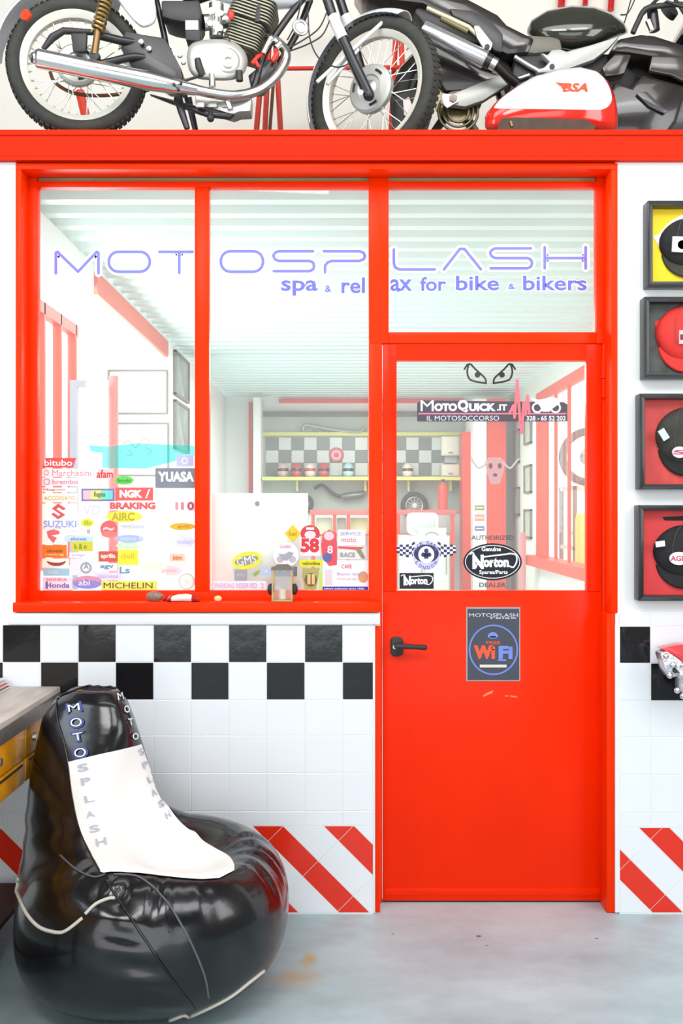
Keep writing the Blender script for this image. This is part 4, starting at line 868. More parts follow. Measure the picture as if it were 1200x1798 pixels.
L = [
 ('slant', 74, 804, 134, 821, R1, [('bitubo', 78, 807, 127, 818, Wt)], 'red slanted sticker with white writing at the top left of the sticker wall'),
 ('rect', 74, 823, 163, 837, (250, 236, 238), [('O', 77, 825, 86, 835, PK), ('Marchesini', 92, 825, 160, 836, PK)], 'pale pink sticker with long pink name beneath the topmost red one'),
 ('rect', 74, 839, 140, 853, (252, 232, 236), [('O', 76, 840, 88, 852, (226, 150, 166)), ('brembo', 92, 842, 137, 850, (220, 140, 160))], 'pale pink sticker with round mark and short pink name'),
 ('slant', 167, 823, 201, 841, (248, 200, 200), [('afam', 170, 825, 198, 839, (214, 44, 48))], 'small slanted sticker with bold red letters beside the teal strip'),
 ('rect', 74, 856, 134, 864, (236, 236, 236), [('Magneti', 76, 858, 114, 862, (176, 60, 64))], 'thin strip sticker with dark red writing left of the rainbow one'),
 ('rect', 74, 866, 136, 882, (252, 248, 226), [('ACCOSSATO', 77, 871, 132, 878, (206, 182, 110))], 'cream sticker with faint yellow capitals'),
 ('rect', 143, 858, 201, 880, (132, 120, 170), [('Regina', 165, 863, 185, 875, (90, 120, 110))], 'rainbow coloured sticker in a purple border'),
 ('oval', 201, 836, 235, 851, (110, 206, 92), [('ferodo', 206, 840, 230, 847, (60, 150, 50))], 'small green oval sticker above the big red one'),
 ('rect', 310, 799, 340, 819, (190, 192, 226), [('O', 319, 803, 330, 815, (230, 232, 250))], 'small lilac square sticker near the mullion of the left pane'),
 ('rect', 273, 822, 343, 857, (132, 136, 146), [('YUASA', 277, 828, 341, 846, Wt, .05)], 'grey sticker with large white capitals beside the mullion'),
 ('rect', 203, 856, 269, 879, (226, 96, 92), [('NGK', 210, 860, 250, 874, Wt, .06), ('/', 255, 859, 264, 875, (250, 230, 230))], 'big red rectangular sticker with three bold white capitals'),
 ('rect', 190, 880, 276, 896, (250, 234, 232), [('BRAKING', 193, 882, 273, 894, (222, 96, 96), .05)], 'pale strip sticker with red capitals under the big red one'),
 ('oval', 186, 897, 250, 917, (232, 226, 74), [('AIRC', 196, 900, 236, 914, (186, 168, 60), .02)], 'yellow oval sticker with olive capitals below the red capitals strip'),
 ('rect', 303, 879, 343, 899, (252, 236, 238), [('1', 308, 882, 313, 895, PK), ('1', 318, 882, 323, 895, (214, 130, 140)), ('0', 329, 881, 341, 896, (184, 84, 96), .04)], 'pale pink number sticker beside the mullion'),
 ('rect', 74, 884, 136, 927, (254, 253, 246), [('SUZUKI', 76, 914, 134, 926, (150, 168, 226), .02)], 'white sticker with a red angular S emblem over blue capitals'),
 ('oval', 142, 911, 165, 925, (222, 226, 60), [('fb', 147, 914, 160, 922, (170, 190, 40))], 'tiny lime oval sticker right of the angular emblem'),
 ('oval', 176, 914, 206, 944, (224, 104, 104), [('~', 181, 925, 201, 932, (246, 200, 200))], 'round coral red sticker'),
 ('rect', 74, 928, 112, 956, (254, 250, 240), [], 'white square sticker with a red shield shape'),
 ('rect', 112, 925, 162, 940, (252, 250, 252), [('TERMIGNONI', 116, 930, 150, 936, (228, 206, 216)), ('8', 153, 929, 158, 937, (160, 130, 110))], 'white strip sticker with faint pink writing right of the shield'),
 ('rect', 113, 941, 164, 951, (196, 220, 236), [('showa', 124, 943, 152, 949, (110, 150, 180))], 'pale blue ribbon sticker'),
 ('rect', 126, 951, 163, 968, (208, 206, 60), [('k & n', 131, 955, 152, 964, (120, 140, 50))], 'olive yellow sticker beneath the pale blue ribbon'),
 ('rect', 208, 919, 256, 931, (244, 244, 250), [('TERMIGNONI', 212, 922, 252, 928, (170, 176, 190))], 'white strip sticker with tiny grey capitals right of the coral circle'),
 ('oval', 202, 939, 252, 953, (172, 190, 236), [('mivv', 212, 942, 240, 950, (210, 220, 246))], 'soft blue oval sticker'),
 ('oval', 204, 952, 250, 964, (200, 240, 190), [('arrow', 212, 955, 238, 961, (240, 250, 230))], 'pale green oval sticker touching the soft blue one'),
 ('rect', 74, 957, 117, 979, (232, 122, 34), [('ohvale', 82, 964, 110, 970, (120, 84, 50)), ('racing', 80, 972, 112, 976, (250, 220, 150))], 'orange rectangular sticker at the left edge'),
 ('rect', 173, 968, 207, 986, (206, 92, 82), [('aprilia', 177, 972, 203, 982, (250, 226, 210), .04)], 'dark red bordered sticker left of the yellow square'),
 ('rect', 207, 965, 243, 992, (238, 232, 70), [('dell', 212, 971, 236, 981, (220, 206, 50))], 'bright yellow square sticker'),
 ('rect', 122, 970, 160, 980, (240, 240, 250), [('beringer', 126, 972, 150, 978, (190, 186, 220))], 'pale lilac strip sticker below the olive one'),
 ('rect', 74, 981, 121, 997, (250, 246, 226), [], 'cream sticker with a smiling dark red arc'),
 ('rect', 76, 998, 122, 1011, (156, 200, 220), [('mik', 84, 1001, 104, 1008, (190, 224, 236))], 'sky blue rectangular sticker under the smiling arc'),
 ('rect', 123, 981, 166, 1010, (222, 230, 234), [('A', 147, 990, 156, 999, (120, 140, 150))], 'grey square sticker with a round winged emblem'),
 ('rect', 168, 989, 206, 1003, (236, 244, 248), [('agv', 176, 992, 200, 1000, (120, 150, 176), .03)], 'white sticker with blue grey letters below the dark red bordered one'),
 ('rect', 208, 993, 236, 1010, (240, 244, 250), [('Ls', 210, 995, 228, 1007, (110, 160, 190), .03)], 'tiny white sticker with blue letters under the yellow square'),
 ('rect', 166, 1005, 214, 1019, (222, 220, 244), [('dainese', 172, 1008, 208, 1015, (196, 190, 226))], 'lilac strip sticker above the yellow capitals strip'),
 ('rect', 75, 1013, 127, 1036, (246, 226, 236), [('HONDA', 82, 1015, 118, 1020, (222, 110, 130)), ('Honda', 80, 1023, 122, 1032, (106, 110, 196), .02)], 'white and pink sticker with blue writing in the bottom left corner'),
 ('oval', 127, 1011, 180, 1034, (140, 144, 214), [('abi', 138, 1018, 158, 1028, (232, 232, 250))], 'blue oval sticker with a red upper half at the bottom'),
 ('rect', 178, 1020, 276, 1036, (232, 232, 100), [('MICHELIN', 182, 1023, 268, 1033, (74, 84, 54), .03)], 'long yellow sticker with dark capitals at the bottom'),
 ('oval', 298, 918, 343, 931, (238, 180, 58), [('gold', 312, 921, 332, 928, (200, 140, 40))], 'orange oval sticker beside the mullion'),
 ('oval', 306, 940, 342, 962, (222, 224, 246), [('nolan', 312, 947, 336, 955, (186, 190, 226))], 'pale lavender oval sticker beside the mullion'),
 ('rect', 298, 972, 325, 986, (240, 206, 180), [('ktm', 304, 975, 320, 983, (224, 130, 84), .04)], 'salmon sticker below the pale lavender oval'),
 ('oval', 275, 993, 320, 1011, (236, 214, 218), [('guzzi', 284, 998, 310, 1006, (214, 184, 192))], 'faint pink oval sticker left of the round white one'),
 ('oval', 313, 1006, 343, 1036, (206, 212, 210), [], 'round white and green badge sticker in the bottom right of the left pane'),
 ('rect', 140, 883, 182, 908, (236, 238, 242), [('VD', 146, 887, 176, 904, (212, 216, 226), .0)], 'faint grey sticker with large pale letters in the middle of the left pane'),
 ('rect', 240, 932, 296, 960, (250, 250, 246), [('alpinestars', 244, 940, 290, 950, (226, 232, 228))], 'almost white sticker in the overexposed middle of the left pane'),
 ('rect', 246, 972, 292, 1012, (252, 252, 232), [('sidi', 252, 984, 284, 998, (236, 238, 206))], 'faint cream sticker right of the yellow square'),
]
EX = {'white sticker with a red angular S emblem over blue capitals': [([(102, 884), (116, 893), (111, 896), (103, 891), (99, 894), (115, 904), (102, 912), (90, 903), (94, 900), (103, 906), (106, 903), (91, 893)], (212, 92, 92), 'emblem')],
 'white square sticker with a red shield shape': [([(82, 933), (94, 929), (105, 933), (104, 938), (90, 940), (100, 944), (94, 954), (84, 943)], (220, 110, 114), 'emblem')],
 'rainbow coloured sticker in a purple border': [(rect(146, 861, 160, 877), (240, 190, 206)), (rect(160, 861, 178, 877), (232, 236, 120)), (rect(178, 861, 190, 877), (130, 220, 190)), (rect(190, 861, 198, 877), (120, 206, 240))],
 'blue oval sticker with a red upper half at the bottom': [([(130, 1021)]+circ(153.5, 1022.5, 25, 10.5, 16, a0=180, a1=360)+[(150, 1017)], (232, 150, 166))],
 'cream sticker with a smiling dark red arc': [(circ(99, 984, 17, 10, 14, a0=10, a1=170)+circ(99, 984, 15, 4, 14, a0=10, a1=170)[::-1], (150, 70, 76))],
 'grey square sticker with a round winged emblem': [(circ(151, 997, 10, 10, 20), (150, 170, 180)), (circ(151, 997, 6.5, 6.5, 20), (236, 240, 242))],
 'round coral red sticker': [(circ(191, 938, 13, 6, 20), (236, 130, 120))],
 'round white and green badge sticker in the bottom right of the left pane': [(circ(328, 1021, 12, 12, 24), (246, 250, 246)), (circ(328, 1021, 4, 4, 16), (206, 236, 206))],
 'white and pink sticker with blue writing in the bottom left corner': [(rect(80, 1021, 84, 1034), (120, 110, 190))]}
for s in L: sticker(*s[:5], s[5], s[6], s[7], extra=EX.get(s[7]))
# translucent teal strip
TEAL = glassmat('translucent teal film', .12)
for n_ in TEAL.node_tree.nodes:
    if n_.type == 'BSDF_TRANSPARENT': n_.inputs[0].default_value = (.42, .93, .90, 1)
    if n_.type == 'BSDF_DIFFUSE': n_.inputs[0].default_value = (.3, .85, .8, 1)
g = G(); g.pprism([(156, 782), (190, 784), (240, 778), (342, 783), (342, 800), (300, 812), (256, 823), (180, 822), (180, 795), (160, 793)], GS-.0008, GS-.0002)
g.build('teal_film', TEAL, label='torn translucent teal film strip above the stickers on the left pane', cat='film')
# middle pane
GP = 'stickers on the middle pane'
sticker('oval', 407, 969, 460, 999, (226, 228, 62), [('GMS', 416, 977, 450, 991, (246, 246, 240), .06)], 'yellow oval sticker with grey and white letters in front of the white board', grp=GP, rot=-12, extra=[(circ(433, 984, 21, 8, 24, -12), (150, 150, 146))])
sticker('rect', 412, 1000, 434, 1020, (160, 162, 170), [('ohlins', 415, 1006, 431, 1012, (196, 196, 214))], 'small square grey sticker under the yellow oval', grp=GP)
sticker('rect', 374, 1020, 468, 1036, (244, 238, 246), [('PARKING RESERVED', 378, 1024, 452, 1033, (204, 178, 216), .02), ('2', 458, 1024, 464, 1033, (204, 178, 216))], 'white strip sticker with pale purple capitals at the bottom left of the middle pane', grp=GP)
sticker([(444, 1008), (450, 1003), (456, 1001), (454, 1008), (448, 1013)], 442, 1000, 457, 1014, (150, 180, 90), [], 'tiny green leaf shaped sticker', grp=GP)
sticker('rect', 459, 997, 478, 1010, (180, 204, 236), [('x', 464, 1000, 472, 1006, (220, 230, 246))], 'small light blue sticker left of the lantern', grp=GP)
sticker('diamond', 500, 921, 529, 953, (232, 200, 54), [('fuel', 507, 933, 521, 941, (200, 150, 30))], 'yellow diamond sticker left of the red number', grp=GP)
sticker('oval', 480, 952, 525, 996, (240, 238, 244), [('CLASSIC', 491, 957, 512, 962, (222, 150, 170))], 'round white sticker with a grey motorcycle drawing', grp=GP,
        extra=[(circ(492, 982, 6, 6, 16), (186, 186, 194)), (circ(514, 982, 6, 6, 16), (186, 186, 194)), ([(488, 972), (500, 973), (508, 968), (516, 971), (512, 978), (504, 984), (497, 983), (494, 977)], (168, 168, 178))])
sticker('rect', 527, 944, 563, 976, (248, 226, 228), [('58', 528, 945, 561, 970, (214, 60, 66), .05)], 'sticker with a big red number under a red and white helmet shape', grp=GP,
        extra=[])
sticker(circ(545, 937, 17, 15, 20, a0=150, a1=390), 528, 922, 562, 946, (206, 70, 82), [], 'red and white helmet shaped sticker above the big number', grp=GP, extra=[(circ(545, 939, 10, 7, 16), (246, 214, 218)), (rect(538, 926, 552, 930), (250, 236, 238))])
sticker([(568, 936), (578, 930), (590, 936), (592, 955), (592, 992), (578, 994), (566, 978), (564, 956)], 564, 930, 592, 994, (222, 84, 96), [('8', 575, 958, 585, 972, (250, 220, 226), .03)], 'red racing suit shaped sticker right of the big number', grp=GP,
        extra=[(circ(578, 941, 9, 8, 14), (240, 200, 204)), (circ(575, 979, 8, 8, 14), (96, 104, 160))])
sticker('rect', 526, 983, 567, 995, (226, 220, 50), [('valvoline', 531, 986, 562, 992, (120, 130, 30), .03)], 'bright yellow strip sticker under the big number', grp=GP)
sticker([(532, 997), (562, 997), (560, 1010), (556, 1035), (536, 1035), (531, 1012)], 531, 996, 562, 1036, (176, 172, 104), [('II', 540, 1008, 553, 1026, (226, 200, 130), .04)], 'olive badge shaped sticker under the yellow strip', grp=GP, extra=[(circ(546, 1018, 11, 12, 18), (110, 104, 80))])
sticker('rect', 560, 1003, 568, 1036, (190, 226, 120), [], 'narrow lime sticker right of the olive badge', grp=GP)
sticker('rect', 593, 930, 642, 958, (248, 246, 250), [('SERVICE', 598, 934, 634, 940, (150, 150, 170)), ('moto', 600, 944, 626, 952, (216, 120, 130))], 'white sticker with small grey writing at the right edge of the middle pane', grp=GP)
sticker('rect', 594, 959, 644, 982, (226, 224, 220), [('RACE', 598, 970, 624, 978, (150, 160, 166), .03)], 'grey and red sticker below the small white one', grp=GP, extra=[([(594, 959), (640, 961), (632, 966), (594, 963)], (214, 90, 96)), ([(624, 964), (634, 964), (642, 980), (636, 981)], (130, 150, 120))])
sticker('rect', 567, 984, 647, 1036, (246, 247, 252), [('CAFE', 600, 991, 618, 998, (204, 110, 120)), ('Bistrot della', 592, 1005, 634, 1010, (176, 180, 206)), ('moto garage', 592, 1014, 628, 1019, (190, 194, 214)), ('bikers welcome since 1960', 570, 1032, 640, 1035, (240, 240, 255))], 'large white sticker with a dark blue bottom band', grp=GP,
        extra=[(rect(567, 1030, 647, 1036), (56, 66, 176)), (circ(638, 1013, 9, 10, 16), (206, 160, 120)), (rect(571, 1000, 584, 1026), (216, 216, 220))])
sticker('rect', 477, 995, 522, 1012, (112, 116, 136), [('- - -', 484, 1000, 516, 1004, (140, 150, 200))], 'dark grey sticker behind the top of the lantern', grp=GP)
# door glass
DG = .122; GD = 'stickers on the door glass'; BK = (40, 40, 48)
def strokes(name, paths, wd, rgb, label, cat='sticker', fills=(), gy=DG):
    o = thing(name, W(paths[0][0][0], max(p[1] for p in paths[0]), gy), label, cat, GD); g = G()
    for p in paths: ribbon(g, p, wd, gy-.0010, .0006)
    g.build('outline', flatm('ink %d %d %d' % rgb, rgb), o)
    for f, c in fills: G().pprism(f, gy-.0018, gy-.0011).build('print', flatm('vinyl %d %d %d' % c, c), o)
eyeR = [(867, 671), (869, 664), (877, 656), (886, 648), (895, 639), (899, 645), (900, 655), (897, 664), (892, 668), (880, 671), (867, 673)]
tail = [(895, 639), (900, 640), (905, 648)]
strokes('eye_sticker', [spline(eyeR, 3), tail], 3.2, (44, 46, 44), 'right one of two angry black outlined eyes at the top of the door glass', fills=[(circ(882, 658, 5, 5), (44, 46, 44))])
mx_ = lambda P: [(1721-a, b) for a, b in P]
strokes('eye_sticker', [spline(mx_(eyeR), 3), mx_(tail)], 3.2, (62, 64, 62), 'left one of two angry black outlined eyes at the top of the door glass', fills=[(circ(839, 658, 5, 5), (62, 64, 62))])
DK = (84, 80, 90)
o = sticker([(733, 708), (740, 703), (990, 706), (997, 710), (997, 740), (733, 740)], 733, 703, 997, 740, DK,
    [('M', 739, 703, 762, 722, Wt, .03), ('OTO', 763, 708, 803, 722, Wt, .06), ('Q', 804, 702, 823, 724, Wt, .06), ('UICK', 824, 708, 871, 722, Wt, .06), ('.IT', 873, 710, 891, 721, Wt, .04), ('IL MOTOSOCCORSO', 750, 730, 877, 738.5, (226, 226, 236), .03), ('328 - 65 52 202', 925, 730, 994, 738.5, (226, 226, 236), .03)],
    'long dark banner sticker with white capitals and a small white motorcycle', grp=GD, gy=DG, extra=[(rect(735, 725, 995, 727.5), (226, 130, 150))])
g = G(); hb = [(895, 726), (902, 712), (904, 733), (909, 668), (914, 745), (917, 760), (920, 706), (923, 728), (927, 695), (930, 726)]
ribbon(g, hb, 5, DG-.0042, .0006); g.build('heartbeat_line', flatm('vinyl 222 120 130', (222, 120, 130)), o)
g = G()
for cx in (944, 976): ribbon(g, circ(cx, 716, 8, 8, 16)+[(cx+8, 716)], 3.2, DG-.0042, .0006)
g.pprism([(932, 698), (946, 702), (958, 700), (966, 697), (978, 699), (984, 708), (978, 712), (970, 718), (965, 723), (953, 723), (948, 712), (940, 706)], DG-.0052, DG-.0043); g.build('motorcycle_mark', VW, o)
# round badge with crossed chequered flags
fl_ = thing('sticker', W(749, 1000, DG), 'round ace of clubs badge between two chequered flags on the door glass', 'sticker', GD)
g = G(); gk = G()
for sgn in (-1, 1):
    def fp(u, v): return (749+sgn*(20+u*32), 950+v*24+9*u-7*u*u*v+2*math.sin(u*5))
    g = G(); g.pprism([fp(0, 0), fp(.35, -.05), fp(.7, .02), fp(1, .12), fp(1.0, .5), fp(.8, .95), fp(.4, 1.1), fp(0, 1.15)], DG-.0008, DG-.0002); g.build('flag', VW, fl_)
    for i in range(6):
        for j in range(5):
            if (i+j) % 2 == 0:
                u0 = i/6; v0 = .02+j/5; gk.pprism([fp(u0, v0), fp(u0+1/6, v0), fp(u0+1/6, v0+.2), fp(u0, v0+.2)], DG-.0016, DG-.0009)
gk.build('flag_squares', flatm('ink navy', (60, 58, 96)), fl_, kind='stuff')
G().pprism(circ(749, 975, 24, 26), DG-.0024, DG-.0010).build('disc', flatm('vinyl lilac', (206, 204, 236)), fl_)
G().pprism(circ(749, 972, 22, 16), DG-.0030, DG-.0025).build('disc', flatm('ink navy', (60, 58, 96)), fl_); G().pprism(circ(749, 974, 14, 15), DG-.0037, DG-.0031).build('disc', VW, fl_)
g = G()
for a, b in ((749, 967), (744, 974), (754, 974)): g.pprism(circ(a, b, 4, 4, 14), DG-.0044, DG-.0038)
g.pprism([(747, 970), (751, 970), (753, 981), (745, 981)], DG-.0044, DG-.0038); g.build('club', flatm('ink navy', (60, 58, 96)), fl_)
g = G()
for i, ch in enumerate('ACE CAFE'):
    if ch == ' ': continue
    a = math.radians(-155+i*18.6); text(g, ch, 749+19.5*math.cos(a)-2.6, 973+21*math.sin(a)-3, 749+19.5*math.cos(a)+2.6, 973+21*math.sin(a)+3, DG-.0032, .02, 0, math.degrees(a)+90)
for i, ch in enumerate('LONDON'):
    a = math.radians(145-i*22); text(g, ch, 749+19.5*math.cos(a)-2.6, 976+21*math.sin(a)-3, 749+19.5*math.cos(a)+2.6, 976+21*math.sin(a)+3, DG-.0032, .02, 0, math.degrees(a)-90)
g.build('lettering', flatm('ink violet', (110, 100, 170)), fl_)
def curl(g, x0, x1, y, h, yy, w_=2):
    ribbon(g, spline([(x0-4, y-h*.5), (x0+2, y-h*.55), (x0+5, y+h*.5), (x0+9, y+h*.1)], 4), w_, yy); ribbon(g, spline([(x1-14, y-h*.55), (x1-2, y-h*.45), (x1, y), (x1-6, y+h*.45), (x1-14, y+h*.35)], 5), w_, yy)
o = sticker('rect', 702, 1006, 762, 1034, (36, 38, 50), [('N', 709, 1011, 722, 1028, Wt, .05), ('orton', 721, 1014, 751, 1026, Wt, .05)], 'small black rectangular sticker with white script in the corner of the door glass', grp=GD, gy=DG)
g = G(); curl(g, 709, 760, 1019, 16, DG-.0030, 1.6); ribbon(g, [(720, 1013), (752, 1010)], 1.6, DG-.003); g.build('flourish', VW, o)
o = sticker('oval', 814, 954, 917, 1019, (28, 30, 40), [('Genuine', 846, 960, 880, 968, Wt, .03), ('N', 830, 974, 850, 999, Wt, .06), ('orton', 849, 979, 894, 996, Wt, .06), ('Spares/Parts', 842, 1001, 892, 1010, Wt, .02)], 'large black oval sticker with white script on the door glass', grp=GD, gy=DG,
    extra=[(circ(865.5, 986.5, 48.5, 29.5, 40), (222, 222, 226)), (circ(865.5, 986.5, 47, 28, 40), (28, 30, 40))])
g = G(); curl(g, 830, 908, 985, 24, DG-.0046, 2.6); ribbon(g, [(848, 978), (898, 972)], 2.6, DG-.0046); g.build('flourish', VW, o)
o = thing('vinyl_lettering', W(865, 950, DG), 'small dark capitals arched above the black oval sticker', 'lettering', GD); g = G(); text(g, 'AUTHORIZED', 828, 940, 903, 948, DG-.001, .02); g.build('lettering', flatm('ink soft', (96, 92, 92)), o)
o = thing('vinyl_lettering', W(865, 1033, DG), 'small dark capitals below the black oval sticker', 'lettering', GD); g = G(); text(g, 'DEALER', 842, 1023, 889, 1031, DG-.001, .02); g.build('lettering', flatm('ink soft', (96, 92, 92)), o)
# horned skull sticker
o = thing('skull_sticker', W(869, 856, DG), 'faint pink horned bull skull sticker in the middle of the door glass', 'sticker', GD)
G().pprism([(852, 812), (858, 803), (880, 803), (888, 812), (884, 832), (878, 850), (862, 850), (856, 832)], DG-.0008, DG-.0002).build('skull', flatm('vinyl dusty pink', (206, 160, 160)), o)
g = G(); g.pprism(circ(862, 818, 3.5, 5, 12), DG-.0016, DG-.0009); g.pprism(circ(878, 818, 3.5, 5, 12), DG-.0016, DG-.0009); g.pprism(circ(870, 834, 4, 3, 12), DG-.0016, DG-.0009); g.build('eye_sockets', flatm('ink brown', (140, 100, 104)), o)
g = G(); ribbon(g, spline([(856, 812), (842, 822), (832, 812), (828, 804)], 5), 3.4, DG-.0012); ribbon(g, spline([(884, 812), (896, 822), (904, 814), (911, 806)], 5), 3.4, DG-.0012); g.build('horns', flatm('vinyl horn', (196, 186, 176)), o)
# poster on the door leaf
DP = .105
o = thing('wifi_poster', W(867, 1196, DP), 'dark grey poster with a blue circle and orange and blue letters on the red door', 'poster')
G().pprism(rect(819, 1066, 914, 1196), DP-.0015, DP-.0001).build('sheet', flatm('poster edge', (170, 160, 160)), o); G().pprism(rect(821.5, 1069, 912, 1194), DP-.0022, DP-.0016).build('print', flatm('poster grey', (74, 78, 88)), o)
P2 = DP-.003
g = G(); ribbon(g, circ(867, 1141, 42, 43, 56)+[(909, 1141)], 2.6, P2); g.build('circle', flatm('poster blue', (122, 142, 222)), o)
g = G(); text(g, 'MOTOSPLASH', 824, 1077, 910, 1083, P2, .02); text(g, 'relax', 862, 1082, 908, 1087, P2, .0); g.build('lettering', flatm('poster white', (216, 218, 232)), o)
g = G(); text(g, 'Wi', 832, 1133, 870, 1157, P2, .07); g.build('lettering', flatm('poster orange', (236, 92, 60)), o); g = G(); text(g, 'Fi', 876, 1134, 901, 1157, P2, .05); ribbon(g, [(876, 1159), (888, 1159)], 3, P2); g.build('lettering', flatm('poster blue', (122, 142, 222)), o)
g = G(); text(g, 'FREE', 854, 1126, 879, 1131, P2, .02); g.build('lettering', flatm('poster orange', (236, 92, 60)), o)
g = G(); g.pprism(circ(866, 1118, 9, 8, 20, a0=170, a1=370), P2, P2+.0006); g.pprism(rect(861, 1117, 871, 1121), P2, P2+.0006); g.build('signal_mark', flatm('poster blue', (122, 142, 222)), o)
G().pprism(rect(843, 1167, 890, 1172), P2, P2+.0006).build('bar', flatm('poster pale', (226, 222, 210)), o)
g = G(); ribbon(g, [(850, 1222), (858, 1218), (864, 1216)], 3, DP-.0008); ribbon(g, [(852, 1219), (866, 1213)], 1.5, DP-.0008); ribbon(g, [(888, 1222), (892, 1222)], 2, DP-.0008); ribbon(g, [(897, 1222), (908, 1224)], 2, DP-.0008)
g.build('paint_scratch', flatm('scratch pale', (250, 140, 110)), door)
# ------------------------------------------------------------------ white board behind the middle pane and things on the sill
o = thing('white_board', W(455, 1040, .2), 'blank white board standing inside the middle window pane', 'board')
G().pbox(371, 866, 541, 1045, .18, .2).build('board', mat('board white', (250, 250, 246), .5), o, bevel=.002); G().rod(W(452, 884, .179), W(452, 884, .172), .010, n=16).build('magnet', mat('magnet grey', (124, 110, 116), .4), o)
G().box(W(50, 0, .15).x, W(660, 0, .15).x, .151, .36, 1.2, W(0, 1045, .18).z).build('inner_window_sill', OW, win)
ST = W(0, 1058, -.035).z
o = thing('stone', W(272, 1050, 0), 'small brown grey stone on the red sill left of the toy shoe', 'stone')
g = G(); g.ball((0, 0, 0), (15*K(), .02, 9*K()), 14, 9); c = W(272, 1050, .02)
g.v = [Vector((p.x*(1+.25*noise.noise(p*60)), p.y, p.z*(1+.3*noise.noise(p*60))))+Vector((c.x, .02, ST+8*K()+.001)) for p in g.v]; g.build('stone_body', mat('brown stone', (150, 128, 112), .8, grain=.4, gscale=80), o)
G().tube([Vector((W(285, 0).x, .02, ST+.012)), Vector((W(290, 0).x, .02, ST+.013))], .0125, 10).build('red_end', mat('dark red lacquer', (170, 26, 24), .4), o)
c = W(322, 1050, .0); o = thing('toy_shoe', (c.x, .0, ST), 'small white and red ceramic shoe lying on the sill', 'ornament')
g = G(); pr = [(-25, 3, 5), (-20, 5, 6.5), (-8, 6.5, 7.5), (6, 7, 7), (16, 6, 6), (23, 4.5, 4), (27, 2, 2)]
g.loft([[Vector((c.x+a*K(), 0+math.cos(t)*r_*K()*1.6, ST+max(.001, h_*K()+math.sin(t)*h_*K()))) for t in [2*PI*i/12 for i in range(12)]] for a, h_, r_ in pr]); g.build('upper', mat('white ceramic', (244, 238, 232), .3), o)
g = G(); g.loft([[Vector((c.x+a*K(), 0+math.cos(t)*r_*K()*1.7, ST+max(.0005, h_*K()+math.sin(t)*h_*K()))) for t in [2*PI*i/12 for i in range(12)]] for a, h_, r_ in [(-28, 3, 5), (-22, 6, 7.5), (-20, 6, 7)]]+[]); g.loft([[Vector((c.x+a*K(), math.cos(t)*r_*K()*1.7, ST+max(.0005, h_*K()+math.sin(t)*h_*K()))) for t in [2*PI*i/12 for i in range(12)]] for a, h_, r_ in [(16, 6.4, 6.5), (24, 4.6, 4.6), (29, 2, 2.4)]]); g.build('red_trim', mat('dark red lacquer', (170, 26, 24), .4), o)
c = W(383, 1050); o = thing('pebble', (c.x, .0, ST), 'tiny cream pebble on the sill beside the mullion', 'pebble')
g = G(); g.ball((c.x, 0, ST+5.5*K()), (7*K(), .012, 5.5*K()), 12, 8); g.build('pebble_body', mat('cream pebble', (232, 206, 150), .6, grain=.2), o)
# little brass lantern with glass sides
x0, x1 = W(478, 0).x, W(514, 0).x; zt = W(0, 994).z; o = thing('brass_lantern', ((x0+x1)/2, 0, ST), 'small brass framed glass lantern standing on the red sill', 'lantern')
BR = mat('lantern brass', (186, 150, 96), .35, .8); y0, y1 = -.02, .06; zz0 = ST+.004
for x in (x0, x1-.006):
    for y in (y0, y1-.006): G().box(x, x+.006, y, y+.006, ST, zt-.012).build('corner_post', BR, o)
G().box(x0-.002, x1+.002, y0-.002, y1+.002, ST, ST+.01).build('base', BR, o, bevel=.002)
g = G(); xm = (x0+x1)/2; ym = (y0+y1)/2
for z_, s_ in ((zt-.014, 1.05), (zt-.008, 1.0), (zt+.006, .55), (zt+.010, .3)):
    pass
g.loft([[Vector((xm+a*(x1-x0)/2*s_, ym+b*(y1-y0)/2*s_, z_)) for a, b in ((-1, -1), (1, -1), (1, 1), (-1, 1))] for z_, s_ in ((zt-.016, 1.08), (zt-.01, 1.08), (zt+.006, .5))]); g.build('roof', mat('lantern roof', (120, 112, 98), .4, .6), o)
G().box(x0+.004, x1-.004, y0+.002, y0+.004, ST+.01, zt-.016).build('glass_side', CLEAR, o); G().box(x0+.004, x1-.004, y1-.004, y1-.002, ST+.01, zt-.016).build('glass_side', CLEAR, o)
G().rod((xm, ym, ST+.01), (xm, ym, ST+.05), .014, n=16).build('candle', mat('candle wax', (236, 230, 200), .5), o)
for sx in (-1, 1): G().ball((xm+sx*(x1-x0)*.58, ym, ST+.05), (.014, .016, .024), 12, 8).build('side_knob', BLACKM, o)
